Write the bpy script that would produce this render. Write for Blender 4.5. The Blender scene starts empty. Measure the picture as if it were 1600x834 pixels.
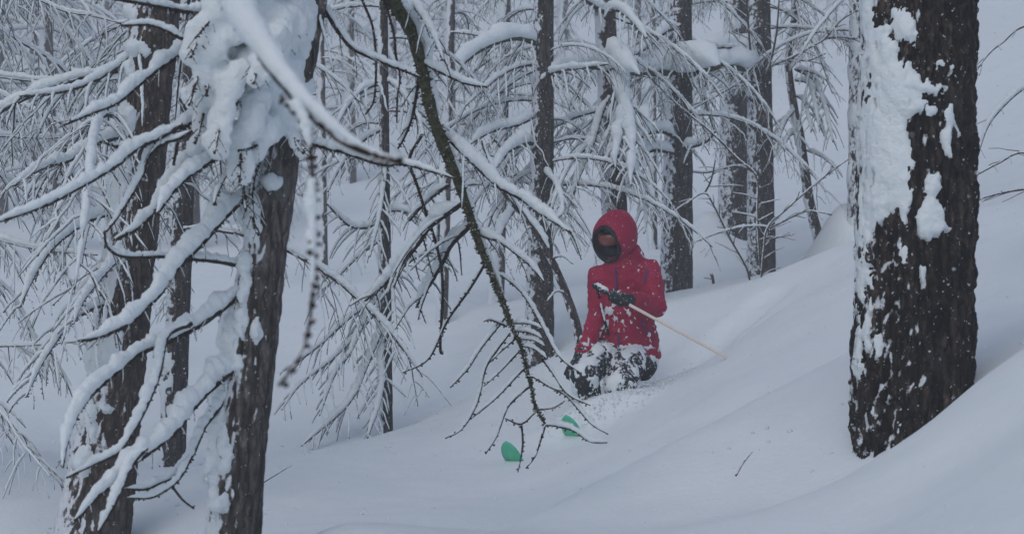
import bpy, math, random
import numpy as np

random.seed(7)
RNG = np.random.default_rng(7)
R = math.radians
SC = bpy.context.scene
COL = SC.collection

# ------------------------------------------------------------------ camera, sky, sun, exposure
CAM = np.array([0.0, 0.0, 1.6])
FPX = 2667.0                      # focal length in photograph pixels (60 mm on 36 mm)
cd = bpy.data.cameras.new('camera')
cd.lens = 60.0
cd.sensor_width = 36.0
cd.clip_start = 0.05
cd.clip_end = 600
cd.dof.use_dof = True
cd.dof.focus_distance = 9.6
cd.dof.aperture_fstop = 5.0
cam = bpy.data.objects.new('camera', cd)
COL.objects.link(cam)
cam.location = CAM
cam.rotation_euler = (R(90), 0, 0)
SC.camera = cam

SUN_EL, SUN_AZ = R(50), R(-30)
w = bpy.data.worlds.new('World')
SC.world = w
w.use_nodes = True
nt = w.node_tree
sky = nt.nodes.new('ShaderNodeTexSky')
sky.sky_type = 'NISHITA'
sky.sun_disc = False
sky.sun_elevation = SUN_EL
sky.sun_rotation = R(200)
sky.altitude = 1600
sky.air_density = 1.0
sky.dust_density = 6.0
sky.ozone_density = 0.6
bg = nt.nodes['Background']
nt.links.new(sky.outputs[0], bg.inputs['Color'])
bg.inputs['Strength'].default_value = 0.08

sd = bpy.data.lights.new('sun', 'SUN')
sd.energy = 0.55
sd.angle = R(60)
sd.color = (1.0, 0.985, 0.965)
sun = bpy.data.objects.new('sun', sd)
COL.objects.link(sun)
_d = np.array([-0.25, -0.58, 0.78])                  # towards the sun, through the cloud
from mathutils import Vector
sun.rotation_euler = Vector(_d).to_track_quat('Z', 'Y').to_euler()
sky.sun_elevation = math.asin(_d[2] / np.linalg.norm(_d))
sky.sun_rotation = math.atan2(_d[0], _d[1])

SC.view_settings.view_transform = 'Standard'
SC.view_settings.look = 'None'
SC.view_settings.gamma = 1
SC.view_settings.use_curve_mapping = False
SC.view_settings.exposure = 0.36
cy = SC.cycles
cy.use_denoising = True
cy.max_bounces = 10
cy.diffuse_bounces = 4
cy.glossy_bounces = 2
cy.transmission_bounces = 2
cy.volume_bounces = 6
cy.use_adaptive_sampling = True

# ------------------------------------------------------------------ small maths
def P(u, v, d):
    return np.array([(u - 800.0) / FPX * d, d, (417.0 - v) / FPX * d]) + CAM

def PX(px, d):
    return px * d / FPX

def unit(a):
    a = np.asarray(a, float)
    return a / (np.linalg.norm(a, axis=-1, keepdims=True) + 1e-12)

def _hash(ix, iy, iz, seed):
    h = (ix.astype(np.int64) * 374761393 + iy.astype(np.int64) * 668265263 + iz.astype(np.int64) * 2147483647 + seed * 1274126177) & 0xFFFFFFFF
    h = ((h ^ (h >> 13)) * 1274126177) & 0xFFFFFFFF
    h = ((h ^ (h >> 16)) * 2246822519) & 0xFFFFFFFF
    h = h ^ (h >> 15)
    return (h & 0xFFFFFF) / float(0xFFFFFF) * 2 - 1

def vnoise(p, seed=0):
    p = np.asarray(p, float)
    i = np.floor(p).astype(np.int64)
    f = p - i
    f = f * f * (3 - 2 * f)
    out = 0
    for dx in (0, 1):
        for dy in (0, 1):
            for dz in (0, 1):
                wgt = (f[:, 0] if dx else 1 - f[:, 0]) * (f[:, 1] if dy else 1 - f[:, 1]) * (f[:, 2] if dz else 1 - f[:, 2])
                out = out + wgt * _hash(i[:, 0] + dx, i[:, 1] + dy, i[:, 2] + dz, seed)
    return out

def fbm(p, octs=3, seed=0, gain=0.5):
    a, s, t = 1.0, 0.0, 0.0
    p = np.asarray(p, float)
    for k in range(octs):
        s = s + a * vnoise(p * (2 ** k) + k * 17.3, seed + k)
        t += a
        a *= gain
    return s / t

def n1(x, seed=0):
    x = np.asarray(x, float)
    return vnoise(np.stack([x, x * 0 + 0.5, x * 0 + 0.5], 1), seed)

def smooth(a, b, x):
    t = np.clip((x - a) / (b - a), 0, 1)
    return t * t * (3 - 2 * t)

# ------------------------------------------------------------------ mesh collecting
class Geo:
    def __init__(s):
        s.V, s.Q, s.T, s.n = [], [], [], 0
    def add(s, V, Q=None, T=None):
        V = np.asarray(V, float)
        if Q is not None and len(Q):
            s.Q.append(np.asarray(Q, np.int64) + s.n)
        if T is not None and len(T):
            s.T.append(np.asarray(T, np.int64) + s.n)
        s.V.append(V)
        s.n += len(V)
    def mesh(s, name, origin=(0, 0, 0), smooth_shade=True):
        V = np.concatenate(s.V) - np.asarray(origin)
        Q = np.concatenate(s.Q) if s.Q else np.zeros((0, 4), np.int64)
        T = np.concatenate(s.T) if s.T else np.zeros((0, 3), np.int64)
        me = bpy.data.meshes.new(name)
        me.vertices.add(len(V))
        me.vertices.foreach_set('co', V.astype(np.float32).ravel())
        loops = np.concatenate([Q.ravel(), T.ravel()]).astype(np.int32)
        me.loops.add(len(loops))
        me.loops.foreach_set('vertex_index', loops)
        tot = np.concatenate([np.full(len(Q), 4), np.full(len(T), 3)]).astype(np.int32)
        st = np.concatenate([[0], np.cumsum(tot)[:-1]]).astype(np.int32)
        me.polygons.add(len(tot))
        me.polygons.foreach_set('loop_start', st)
        me.polygons.foreach_set('loop_total', tot)
        me.polygons.foreach_set('use_smooth', np.full(len(tot), smooth_shade))
        me.update(calc_edges=True)
        me.validate()
        return me

def link(name, me, m, parent=None, loc=None):
    o = bpy.data.objects.new(name, me)
    if m is not None and me is not None:
        if len(me.materials) == 0:
            me.materials.append(m)
    if loc is not None:
        o.location = loc
    if parent is not None:
        o.parent = parent
    COL.objects.link(o)
    return o

def tag(o, label=None, cat=None, group=None, kind=None):
    if label: o['label'] = label
    if cat: o['category'] = cat
    if group: o['group'] = group
    if kind: o['kind'] = kind
    return o

def thing(name, base, label, cat, group=None):
    o = bpy.data.objects.new(name, None)
    o.empty_display_size = 0.2
    o.location = base
    COL.objects.link(o)
    tag(o, label, cat, group)
    return o

def part(name, geo, m, root, parent=None, smooth_shade=True):
    """geo is in world coordinates; the thing's root is an unrotated Empty at its base"""
    me = geo.mesh(name, root.location, smooth_shade)
    return link(name, me, m, parent if parent is not None else root)

def catmull(pts, step):
    pts = np.asarray(pts, float)
    if len(pts) == 2:
        pts = np.array([pts[0], (pts[0] + pts[1]) / 2, pts[1]])
    ext = np.vstack([2 * pts[0] - pts[1], pts, 2 * pts[-1] - pts[-2]])
    out = []
    for i in range(1, len(ext) - 2):
        p0, p1, p2, p3 = ext[i - 1:i + 3]
        k = max(4, int(np.linalg.norm(p2 - p1) / step * 2))
        t = np.linspace(0, 1, k, endpoint=False)[:, None]
        out.append(0.5 * ((2 * p1) + (-p0 + p2) * t + (2 * p0 - 5 * p1 + 4 * p2 - p3) * t ** 2 + (-p0 + 3 * p1 - 3 * p2 + p3) * t ** 3))
    out.append(ext[-2][None])
    q = np.vstack(out)
    L = np.concatenate([[0], np.cumsum(np.linalg.norm(np.diff(q, axis=0), axis=1))])
    n = max(4, int(L[-1] / step) + 1)
    s = np.linspace(0, L[-1], n)
    return np.stack([np.interp(s, L, q[:, k]) for k in range(3)], 1)

def arclen(p):
    return np.concatenate([[0], np.cumsum(np.linalg.norm(np.diff(p, axis=0), axis=1))])

def tangents(p):
    return unit(np.gradient(p, axis=0))

def frames(p):
    t = tangents(p)
    ref = np.array([0, 0, 1.0]) if abs(t[0, 2]) < 0.8 else np.array([0, 1.0, 0])
    a = np.cross(t[0], ref)
    A = np.zeros_like(p)
    for i in range(len(p)):
        a = a - t[i] * np.dot(a, t[i])
        a = a / (np.linalg.norm(a) + 1e-12)
        A[i] = a
    return t, A, np.cross(t, A)

def grid_quads(nr, nc, wrap=True):
    r = np.arange(nr - 1)[:, None]
    c = np.arange(nc if wrap else nc - 1)[None, :]
    c2 = (c + 1) % nc
    return np.stack([r * nc + c, r * nc + c2, (r + 1) * nc + c2, (r + 1) * nc + c], -1).reshape(-1, 4)

def tube(geo, p, rad, n=6):
    p = np.asarray(p, float)
    rad = np.broadcast_to(np.asarray(rad, float), (len(p),))
    t, A, B = frames(p)
    th = np.linspace(0, 2 * math.pi, n, endpoint=False)
    ring = p[:, None, :] + rad[:, None, None] * (np.cos(th)[None, :, None] * A[:, None, :] + np.sin(th)[None, :, None] * B[:, None, :])
    V = ring.reshape(-1, 3)
    Q = grid_quads(len(p), n)
    k = len(V)
    V = np.vstack([V, p[0] - t[0] * rad[0] * 0.4, p[-1] + t[-1] * rad[-1] * 0.6])
    c = np.arange(n)
    T = np.vstack([np.stack([np.full(n, k), (c + 1) % n, c], 1),
                   np.stack([np.full(n, k + 1), (len(p) - 1) * n + c, (len(p) - 1) * n + (c + 1) % n], 1)])
    geo.add(V, Q, T)

WIND = np.array([-0.22, -0.04, 1.0])
_seed = [100]
def nseed():
    _seed[0] += 1
    return _seed[0]

def snow_on(geo, p, W, H=None, r=0.0, n=8, lump=0.3, taper=0.18, cut=None, step=None, thin=0.45, lift=0.95):
    """a lumpy load of snow lying along the upper side of a branch path"""
    W0 = W
    L = arclen(p)[-1]
    step = step or max(0.005, W0 * 0.30)
    q = catmull(p[::max(1, len(p) // 24)] if len(p) > 30 else p, step)
    if len(q) < 5:
        q = catmull(p, L / 5.0)
    s = np.linspace(0, 1, len(q))
    sd_ = nseed()
    x = s * L / max(W0, 1e-4)
    prof = np.minimum(1, np.minimum(s / taper, (1 - s) / taper))
    prof = np.clip(prof, 0.0, 1) ** 0.7
    wv = W0 * prof * (1.12 - thin * s) * (1 + lump * n1(x * 0.30, sd_) + lump * 0.8 * n1(x * 0.9, sd_ + 50) + lump * 0.4 * n1(x * 2.3, sd_ + 51))
    if cut is not None:
        wv = wv * smooth(cut - 0.25, cut + 0.1, n1(x * 0.22, sd_ + 99))
    wv = np.maximum(wv, W0 * 0.02)
    hv = wv * ((H / W0) if H else 1.15) * (1 + 0.25 * n1(x * 0.3, sd_ + 7))
    t = tangents(q)
    up = WIND[None, :] - t * (t @ WIND)[:, None]
    up = unit(up)
    side = np.cross(t, up)
    th = np.linspace(0, 2 * math.pi, n, endpoint=False)
    c, sn = np.cos(th), np.sin(th)
    cen = q + up * (hv * lift * 0.9 + r * 0.35)[:, None] + side * (wv * 0.22 * n1(x * 0.5, sd_ + 13))[:, None]
    ring = cen[:, None, :] + side[:, None, :] * (wv[:, None] * c[None])[..., None] + up[:, None, :] * (hv[:, None] * np.where(sn > 0, sn, sn * 0.85)[None])[..., None]
    V = ring.reshape(-1, 3)
    nrm = (ring - cen[:, None, :]).reshape(-1, 3)
    V = V + nrm * (0.42 * min(1.4, lump / 0.3) * fbm(V / (W0 * 1.15) + sd_, 3, sd_, 0.72))[:, None]
    k = len(V)
    Q = grid_quads(len(q), n)
    V = np.vstack([V, cen[0], cen[-1]])
    ci = np.arange(n)
    T = np.vstack([np.stack([np.full(n, k), (ci + 1) % n, ci], 1), np.stack([np.full(n, k + 1), (len(q) - 1) * n + ci, (len(q) - 1) * n + (ci + 1) % n], 1)])
    geo.add(V, Q, T)

def spurs(geo, p, every, size, rad):
    """the short knobbly shoots of a larch twig"""
    L = arclen(p)
    n = int(L[-1] / every)
    if n < 2:
        return
    s = (np.arange(n) + RNG.uniform(-.35, .35, n) + 0.5) / n * L[-1]
    base = np.stack([np.interp(s, L, p[:, k]) for k in range(3)], 1)
    t = unit(np.stack([np.interp(s, L, tangents(p)[:, k]) for k in range(3)], 1))
    d = RNG.normal(size=(n, 3))
    d[:, 2] -= 0.35
    d = unit(d - t * np.sum(d * t, 1)[:, None])
    a = np.cross(t, d)
    rr = np.interp(s, L, np.broadcast_to(rad, (len(p),)))
    h = (rr + size * RNG.uniform(.5, 1.3, n))[:, None]
    w_ = (size * 0.55 * RNG.uniform(.7, 1.2, n))[:, None]
    mid = base + d * h * 0.62
    V = np.stack([base - t * w_ * .7, base + t * w_ * .7, mid + a * w_, mid - a * w_, mid + t * w_, mid - t * w_, base + d * h], 1).reshape(-1, 3)
    o = np.arange(n)[:, None] * 7
    tri = np.array([[0, 4, 2], [0, 2, 5], [1, 3, 4], [1, 5, 3], [0, 3, 4], [0, 5, 3], [4, 6, 2], [2, 6, 5], [5, 6, 3], [3, 6, 4]])
    T = (o[:, :, None] + tri[None]).reshape(-1, 3)
    geo.add(V, None, T)

def vnormals(V, Q):
    e1 = V[Q[:, 2]] - V[Q[:, 0]]
    e2 = V[Q[:, 3]] - V[Q[:, 1]]
    fn = np.cross(e1, e2)
    N = np.zeros_like(V)
    for k in range(4):
        np.add.at(N, Q[:, k], fn)
    return unit(N)

def crust(geo, V, Q, N, m, thick, sink=0.004):
    """snow stuck on a surface wherever mask m > 0"""
    keep = (m[Q] > 0).any(1)
    Qk = Q[keep]
    if len(Qk) == 0:
        return False
    idx = np.unique(Qk)
    remap = np.full(len(V), -1)
    remap[idx] = np.arange(len(idx))
    mm = np.clip(m[idx], -1, 1)
    h = np.where(mm > 0, np.clip(mm, 0, 1) ** 0.75 * thick, -np.minimum(np.abs(mm) * thick * 4.5 + sink, 0.035))
    geo.add(V[idx] + N[idx] * h[:, None], remap[Qk])
    return True

def islands(nv, Q):
    lab = np.arange(nv)
    while True:
        lo = lab[Q].min(1)
        new = lab.copy()
        for k in range(4):
            np.minimum.at(new, Q[:, k], lo)
        new = new[new]
        if (new == lab).all():
            return lab
        lab = new

def patches(root, parent, V, Q, N, m, thick, most=60):
    """each separate patch of snow on a trunk is a part of its own"""
    keep = (m[Q] > 0).any(1)
    Qk = Q[keep]
    if not len(Qk):
        return
    lab = islands(len(V), Qk)
    fl = lab[Qk[:, 0]]
    ids, cnt = np.unique(fl, return_counts=True)
    order = np.argsort(-cnt)
    rest = Geo()
    for r_, k in enumerate(order):
        if cnt[k] < 5:
            continue
        sub = Qk[fl == ids[k]]
        if r_ < most and cnt[k] >= 14:
            g = Geo(); crust(g, V, sub, N, m, thick)
            part('snow_patch', g, M_SNOW, root, parent)
        else:
            crust(rest, V, sub, N, m, thick)
    if rest.n:
        part('snow_flecks', rest, M_SNOW, root, parent)['kind'] = 'stuff'

def ell(geo, c, rad, rot=None, nu=16, nv=10):
    th = np.linspace(0, 2 * math.pi, nu, endpoint=False)
    ph = np.linspace(0.02, math.pi - 0.02, nv)
    V = np.array([[math.sin(b) * math.cos(a), math.sin(b) * math.sin(a), math.cos(b)] for b in ph for a in th]) * np.asarray(rad)
    if rot is not None:
        V = V @ np.asarray(rot).T
    k = len(V)
    V = np.vstack([V, V[:nu].mean(0), V[-nu:].mean(0)]) + np.asarray(c)
    ci = np.arange(nu)
    Q = grid_quads(nv, nu)[:, ::-1]
    T = np.vstack([np.stack([np.full(nu, k), ci, (ci + 1) % nu], 1), np.stack([np.full(nu, k + 1), (nv - 1) * nu + (ci + 1) % nu, (nv - 1) * nu + ci], 1)])
    geo.add(V, Q, T)

def remesh(geo, voxel, smooth_it=6):
    me = geo.mesh('tmp')
    o = bpy.data.objects.new('tmp', me)
    COL.objects.link(o)
    md = o.modifiers.new('r', 'REMESH'); md.mode = 'VOXEL'; md.voxel_size = voxel
    if smooth_it:
        ms = o.modifiers.new('s', 'SMOOTH'); ms.factor = 0.5; ms.iterations = smooth_it
    dg = bpy.context.evaluated_depsgraph_get()
    ev = o.evaluated_get(dg)
    m2 = ev.to_mesh()
    V = np.empty(len(m2.vertices) * 3); m2.vertices.foreach_get('co', V)
    V = V.reshape(-1, 3)
    Q = np.array([list(p.vertices) if len(p.vertices) == 4 else list(p.vertices) + [p.vertices[-1]] for p in m2.polygons])
    ev.to_mesh_clear()
    bpy.data.objects.remove(o); bpy.data.meshes.remove(me)
    return V, Q

# ------------------------------------------------------------------ materials
class NT:
    def __init__(s, name):
        s.m = bpy.data.materials.new(name)
        s.m.use_nodes = True
        s.t = s.m.node_tree
        s.b = s.t.nodes['Principled BSDF']
    def n(s, typ, **kw):
        x = s.t.nodes.new(typ)
        for k, v in kw.items():
            if k.startswith('_'):
                x.inputs[k[1:].replace('_', ' ')].default_value = v
            else:
                setattr(x, k, v)
        return x
    def l(s, a, b):
        s.t.links.new(a, b)
    def coord(s, scale=(1, 1, 1), kind='Object'):
        tc = s.n('ShaderNodeTexCoord')
        mp = s.n('ShaderNodeMapping')
        mp.inputs['Scale'].default_value = scale
        s.l(tc.outputs[kind], mp.inputs[0])
        return mp.outputs[0]
    def noise(s, co, scale, detail=4, rough=0.55):
        x = s.n('ShaderNodeTexNoise')
        x.inputs['Scale'].default_value = scale
        x.inputs['Detail'].default_value = detail
        x.inputs['Roughness'].default_value = rough
        s.l(co, x.inputs['Vector'])
        return x.outputs['Fac']
    def ramp(s, fac, stops):
        x = s.n('ShaderNodeValToRGB')
        e = x.color_ramp.elements
        while len(e) < len(stops):
            e.new(0.5)
        for i, (p, c) in enumerate(stops):
            e[i].position = p
            e[i].color = (c[0], c[1], c[2], 1) if isinstance(c, (tuple, list)) else (c, c, c, 1)
        s.l(fac, x.inputs[0])
        return x.outputs[0]
    def mix(s, fac, a, b):
        x = s.n('ShaderNodeMix', data_type='RGBA')
        if isinstance(fac, float): x.inputs[0].default_value = fac
        else: s.l(fac, x.inputs[0])
        for i, c in ((6, a), (7, b)):
            if isinstance(c, tuple): x.inputs[i].default_value = (*c, 1)
            else: s.l(c, x.inputs[i])
        return x.outputs[2]
    def math(s, op, a, b=0.0, clamp=False):
        x = s.n('ShaderNodeMath', operation=op)
        x.use_clamp = clamp
        for i, c in enumerate((a, b)):
            if isinstance(c, (int, float)): x.inputs[i].default_value = c
            else: s.l(c, x.inputs[i])
        return x.outputs[0]
    def bump(s, h, strength, dist):
        x = s.n('ShaderNodeBump')
        x.inputs['Strength'].default_value = strength
        x.inputs['Distance'].default_value = dist
        s.l(h, x.inputs['Height'])
        s.l(x.outputs[0], s.b.inputs['Normal'])
    def facing(s, d):
        """how far the surface faces the direction the snow came from"""
        g = s.n('ShaderNodeNewGeometry')
        x = s.n('ShaderNodeVectorMath', operation='DOT_PRODUCT')
        s.l(g.outputs['Normal'], x.inputs[0])
        x.inputs[1].default_value = tuple(unit(np.array(d, float)))
        return x.outputs['Value']
    def fin(s, col, rough=0.9, spec=0.2):
        if isinstance(col, tuple): s.b.inputs['Base Color'].default_value = (*col, 1)
        else: s.l(col, s.b.inputs['Base Color'])
        s.b.inputs['Roughness'].default_value = rough
        s.b.inputs['Specular IOR Level'].default_value = spec
        return s.m

SNOWC = (0.80, 0.83, 0.87)
def m_snow(name, bsc=40, bst=0.35, bd=0.01):
    k = NT(name)
    co = k.coord()
    f = k.noise(co, bsc, 5, 0.6)
    f2 = k.noise(co, 3.0, 3)
    col = k.mix(k.ramp(f2, [(0.3, 0.0), (0.7, 1.0)]), (0.735, 0.80, 0.832), (0.78, 0.84, 0.865))
    k.bump(f, bst, bd)
    return k.fin(col, 0.8, 0.25)

M_GROUND = m_snow('snow_cover', 30, 0.42, 0.014)
M_SNOW = m_snow('settled_snow', 48, 0.75, 0.012)

def m_bark(name, dark, mid, light, frost=0.35, fdir=(-0.8, -0.25, 0.5), fs=14.0, zs=0.22, speck=0.6, lichen=0.45, streaks=0.45):
    k = NT(name)
    co = k.coord((1, 1, zs))
    big = k.noise(co, 9, 3)
    fine = k.noise(co, 55, 6, 0.65)
    vor = k.n('ShaderNodeTexVoronoi', feature='DISTANCE_TO_EDGE')
    vor.inputs['Scale'].default_value = 22
    k.l(co, vor.inputs['Vector'])
    plate = k.ramp(vor.outputs['Distance'], [(0.0, 0.0), (0.18, 1.0)])
    c = k.mix(k.ramp(big, [(0.35, 0.0), (0.68, 1.0)]), mid, light)
    flake = k.noise(k.coord((1, 1, 0.5)), 38, 5, 0.7)
    c = k.mix(k.ramp(flake, [(0.53, 0.0), (0.66, 0.85)]), c, tuple(min(1.0, x * 1.9 + 0.012) for x in light))
    c = k.mix(k.ramp(fine, [(0.36, 1.0), (0.58, 0.0)]), c, dark)
    c = k.mix(k.math('MULTIPLY', k.math('SUBTRACT', 1.0, plate), 0.75), c, dark)
    streak = k.noise(k.coord((1, 1, 0.07)), 16, 4, 0.6)
    c = k.mix(k.ramp(streak, [(0.42, 0.0), (0.64, streaks)]), c, dark)
    lich = k.noise(k.coord((1, 1, 0.6)), 6.5, 5, 0.7)
    c = k.mix(k.ramp(lich, [(0.55, 0.0), (0.70, lichen)]), c, (0.17, 0.165, 0.155))
    co2 = k.coord((1, 1, 0.8))
    fn = k.noise(co2, fs, 5, 0.65)
    fa = k.math('MULTIPLY', k.facing(fdir), 0.33)
    fm = k.ramp(k.math('ADD', fn, fa), [(0.93 - frost, 0.0), (1.0 - frost, 1.0)])
    sp = k.ramp(k.noise(co2, 75, 2, 0.5), [(0.735 - 0.05 * speck, 0.0), (0.77 - 0.05 * speck, 1.0)])
    fm = k.math('MAXIMUM', fm, k.math('MULTIPLY', sp, 0.75))
    c = k.mix(fm, c, (0.72, 0.755, 0.80))
    h = k.math('ADD', k.math('MULTIPLY', plate, 0.6), fine)
    k.bump(h, 0.8, 0.012)
    return k.fin(c, 0.92, 0.15)

M_BARK_NEAR = m_bark('dark_larch_bark', (0.005, 0.0042, 0.0038), (0.036, 0.029, 0.025), (0.090, 0.066, 0.054), frost=0.11, fs=16, speck=1.0, lichen=0.22, streaks=0.8)
M_BARK_GREY = m_bark('grey_larch_bark', (0.030, 0.026, 0.024), (0.125, 0.112, 0.104), (0.20, 0.178, 0.165), frost=0.25, fs=12, speck=0.6, lichen=0.8)
M_BARK_RED = m_bark('brown_larch_bark', (0.026, 0.021, 0.018), (0.088, 0.068, 0.058), (0.14, 0.112, 0.095), frost=0.28, fs=10, speck=0.5)
M_BARK_MID = m_bark('frosted_larch_bark', (0.022, 0.019, 0.018), (0.068, 0.058, 0.054), (0.11, 0.095, 0.087), frost=0.23, fs=22, speck=1.1)
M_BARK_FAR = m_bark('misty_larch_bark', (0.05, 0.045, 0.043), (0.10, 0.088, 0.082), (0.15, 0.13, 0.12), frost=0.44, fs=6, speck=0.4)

def m_twig(name, dark, light, frost, zdir=(-0.3, -0.2, 1.0), fs=30):
    k = NT(name)
    co = k.coord()
    f = k.noise(co, 60, 3)
    c = k.mix(k.ramp(f, [(0.35, 0.0), (0.65, 1.0)]), dark, light)
    fn = k.noise(co, fs, 4, 0.6)
    fm = k.ramp(k.math('ADD', fn, k.math('MULTIPLY', k.facing(zdir), 0.42)), [(0.90 - frost, 0.0), (0.98 - frost, 1.0)])
    c = k.mix(fm, c, (0.74, 0.775, 0.815))
    k.bump(f, 0.5, 0.004)
    return k.fin(c, 0.9, 0.15)

M_TWIG = m_twig('dark_larch_twig', (0.018, 0.013, 0.012), (0.05, 0.036, 0.030), 0.12)
M_TWIG_FROST = m_twig('frosted_larch_twig', (0.030, 0.024, 0.022), (0.075, 0.060, 0.052), 0.27)
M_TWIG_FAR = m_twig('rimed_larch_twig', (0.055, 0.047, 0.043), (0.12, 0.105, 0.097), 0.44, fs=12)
M_MOSS = m_twig('mossy_larch_limb', (0.022, 0.022, 0.010), (0.085, 0.085, 0.045), 0.10, fs=25)
M_SHRUB = m_twig('bare_shrub_twig', (0.045, 0.036, 0.034), (0.10, 0.085, 0.08), 0.16)

# ------------------------------------------------------------------ ground
CTRL = [  # photograph pixel and distance of points on the snow
 (1600, 834, 4.0), (1365, 834, 5.0), (1200, 834, 5.4), (1000, 834, 6.1), (1600, 700, 4.9), (1450, 760, 5.3),
 (1600, 545, 6.0), (1520, 602, 6.25), (1450, 668, 6.4), (1400, 712, 6.5), (1365, 742, 6.6),
 (1340, 705, 7.0), (1320, 680, 7.3), (1400, 600, 7.7), (1500, 560, 7.7),
 (1335, 604, 8.6), (1200, 680, 8.2), (1060, 754, 7.9), (930, 826, 7.5), (785, 906, 7.0),
 (1600, 482, 8.6), (1520, 497, 8.8), (1150, 612, 9.2), (1000, 690, 9.2),
 (1135, 562, 11.6), (1200, 500, 11.2), (1335, 440, 10.8), (1450, 395, 11.2),
 (1040, 508, 13.2), (1140, 478, 13.3), (1240, 437, 13.0), (1335, 401, 12.8), (1450, 369, 12.2), (1600, 345, 11.8), (1760, 306, 11.5),
 (1057, 450, 15.8), (1190, 440, 16.5), (1150, 390, 19.0), (1285, 398, 17.0), (1400, 340, 18.0), (1600, 290, 18.0),
 (960, 628, 11.4), (900, 650, 11.2), (890, 697, 10.6), (795, 728, 10.2), (800, 770, 9.2), (700, 800, 8.3),
 (700, 655, 12.3), (600, 668, 13.0), (820, 570, 14.0), (900, 520, 14.0), (720, 490, 17.0), (650, 565, 15.0),
 (500, 834, 7.7), (450, 770, 9.3), (500, 710, 11.0), (300, 785, 9.4), (330, 900, 6.2), (100, 872, 8.8), (0, 885, 8.0), (0, 700, 11.0),
 (265, 735, 11.8), (180, 560, 15.0), (30, 520, 17.0), (480, 560, 16.0), (500, 450, 21.0), (560, 340, 28.0), (330, 470, 20.0),
 (100, 430, 24.0), (200, 300, 36.0), (60, 290, 38.0), (870, 400, 22.0), (870, 300, 29.0),
 (1300, 300, 24.0), (1300, 200, 32.0), (1300, 100, 40.0), (1580, 200, 26.0), (1580, 60, 36.0), (1000, 330, 24.0), (1000, 150, 38.0),
]
WORLD_CTRL = [(0, 0, -1.55), (-2, 0, -2.2), (2, 0, -0.95), (0, -5, -2.2), (-5, -5, -4.2), (5, -5, -0.2), (-3, 4, -1.75), (5, 4, .55), (-8, 5, -2.6), (-7, 12, -1.6), (8, 10, 1.9),
 (-20, 10, -4.0), (22, 10, 5.0), (-35, 40, 0.5), (30, 40, 11), (0, 70, 11.5), (-30, 70, 9), (30, 70, 17), (0, 110, 22), (-45, 110, 19), (45, 110, 28), (-45, 5, -9), (45, 5, 9)]
pts = np.array([P(*c) for c in CTRL] + [np.array(c) + CAM for c in WORLD_CTRL])
XY, ZC = pts[:, :2], pts[:, 2]
def _tps(r2):
    return r2 * np.log(r2 + 1e-9) * 0.5
_n = len(XY)
_K = _tps(((XY[:, None] - XY[None]) ** 2).sum(-1)) + np.eye(_n) * 0.02
_A = np.zeros((_n + 3, _n + 3))
_A[:_n, :_n] = _K
_A[:_n, _n] = _A[_n, :_n] = 1
_A[:_n, _n + 1:] = XY
_A[_n + 1:, :_n] = XY.T
_W = np.linalg.solve(_A, np.concatenate([ZC, [0, 0, 0]]))

BUMPS = []   # x, y, radius x, radius y, height
def ground_base(x, y):
    x = np.asarray(x, float); y = np.asarray(y, float)
    sh = x.shape
    q = np.stack([x.ravel(), y.ravel()], 1)
    z = np.empty(len(q))
    for i in range(0, len(q), 20000):
        b = q[i:i + 20000]
        z[i:i + 20000] = _tps(((b[:, None] - XY[None]) ** 2).sum(-1)) @ _W[:_n] + _W[_n] + b @ _W[_n + 1:]
    return z.reshape(sh)

def ground_z(x, y):
    x = np.asarray(x, float); y = np.asarray(y, float)
    z = ground_base(x, y)
    for bx, by, rx, ry, h in BUMPS:
        z = z + h * np.exp(-((x - bx) / rx) ** 2 - ((y - by) / ry) ** 2)
    # the skier's track comes down from the right and is ploughed open at the legs
    for (ax, ay), (ex, ey), wd, dp in TRACKS:
        dx, dy = ex - ax, ey - ay
        L2 = dx * dx + dy * dy
        t = np.clip(((x - ax) * dx + (y - ay) * dy) / L2, 0, 1)
        dist = np.hypot(x - ax - t * dx, y - ay - t * dy)
        wob = 1 + 0.25 * np.sin(t * 23 + 1.3) * np.sin(t * 11)
        z = z - dp * np.exp(-(dist / (wd * wob)) ** 4) * (1 - 0.5 * t) + dp * 0.45 * np.exp(-((dist - wd * 1.55) / (wd * 0.5)) ** 2) * (1 - t)
    for line, wf, wb, hh in RIDGES:
        best = np.full(x.shape, 1e9); sgn = np.zeros(x.shape)
        for (ax, ay), (ex, ey) in zip(line[:-1], line[1:]):
            dx, dy = ex - ax, ey - ay
            t = np.clip(((x - ax) * dx + (y - ay) * dy) / (dx * dx + dy * dy), 0, 1)
            dist = np.hypot(x - ax - t * dx, y - ay - t * dy)
            cr = dx * (y - ay) - dy * (x - ax)
            up_ = dist < best
            best = np.where(up_, dist, best); sgn = np.where(up_, cr, sgn)
        z = z + hh * np.exp(-(best / np.where(sgn < 0, wf, wb)) ** 2)
    sh = x.shape
    q = np.stack([x.ravel(), y.ravel(), np.zeros(x.size)], 1)
    near = np.clip(y.ravel() / 30.0, 0.4, 4.0)
    z = z + (0.020 * near * fbm(q * 0.9, 3, 5)).reshape(sh)
    z = z + (0.0065 * fbm(q * 6.0, 4, 9)).reshape(sh)
    return z

TRACKS = []
def _xy(u, d):
    return ((u - 800) / FPX * d, d)
RIDGES = [([_xy(560, 6.4), _xy(785, 7.0), _xy(930, 7.5), _xy(1060, 7.9), _xy(1200, 8.2), _xy(1330, 8.5)], 0.60, 0.25, 0.20),      # wind-packed lips across the slope
          ([_xy(1000, 13.3), _xy(1140, 13.3), _xy(1240, 13.0), _xy(1335, 12.8), _xy(1450, 12.2), _xy(1620, 11.8), _xy(1800, 11.4)], 1.1, 0.55, 0.12)]
def gz(x, y):
    return float(ground_z(np.array([x]), np.array([y]))[0])

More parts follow.
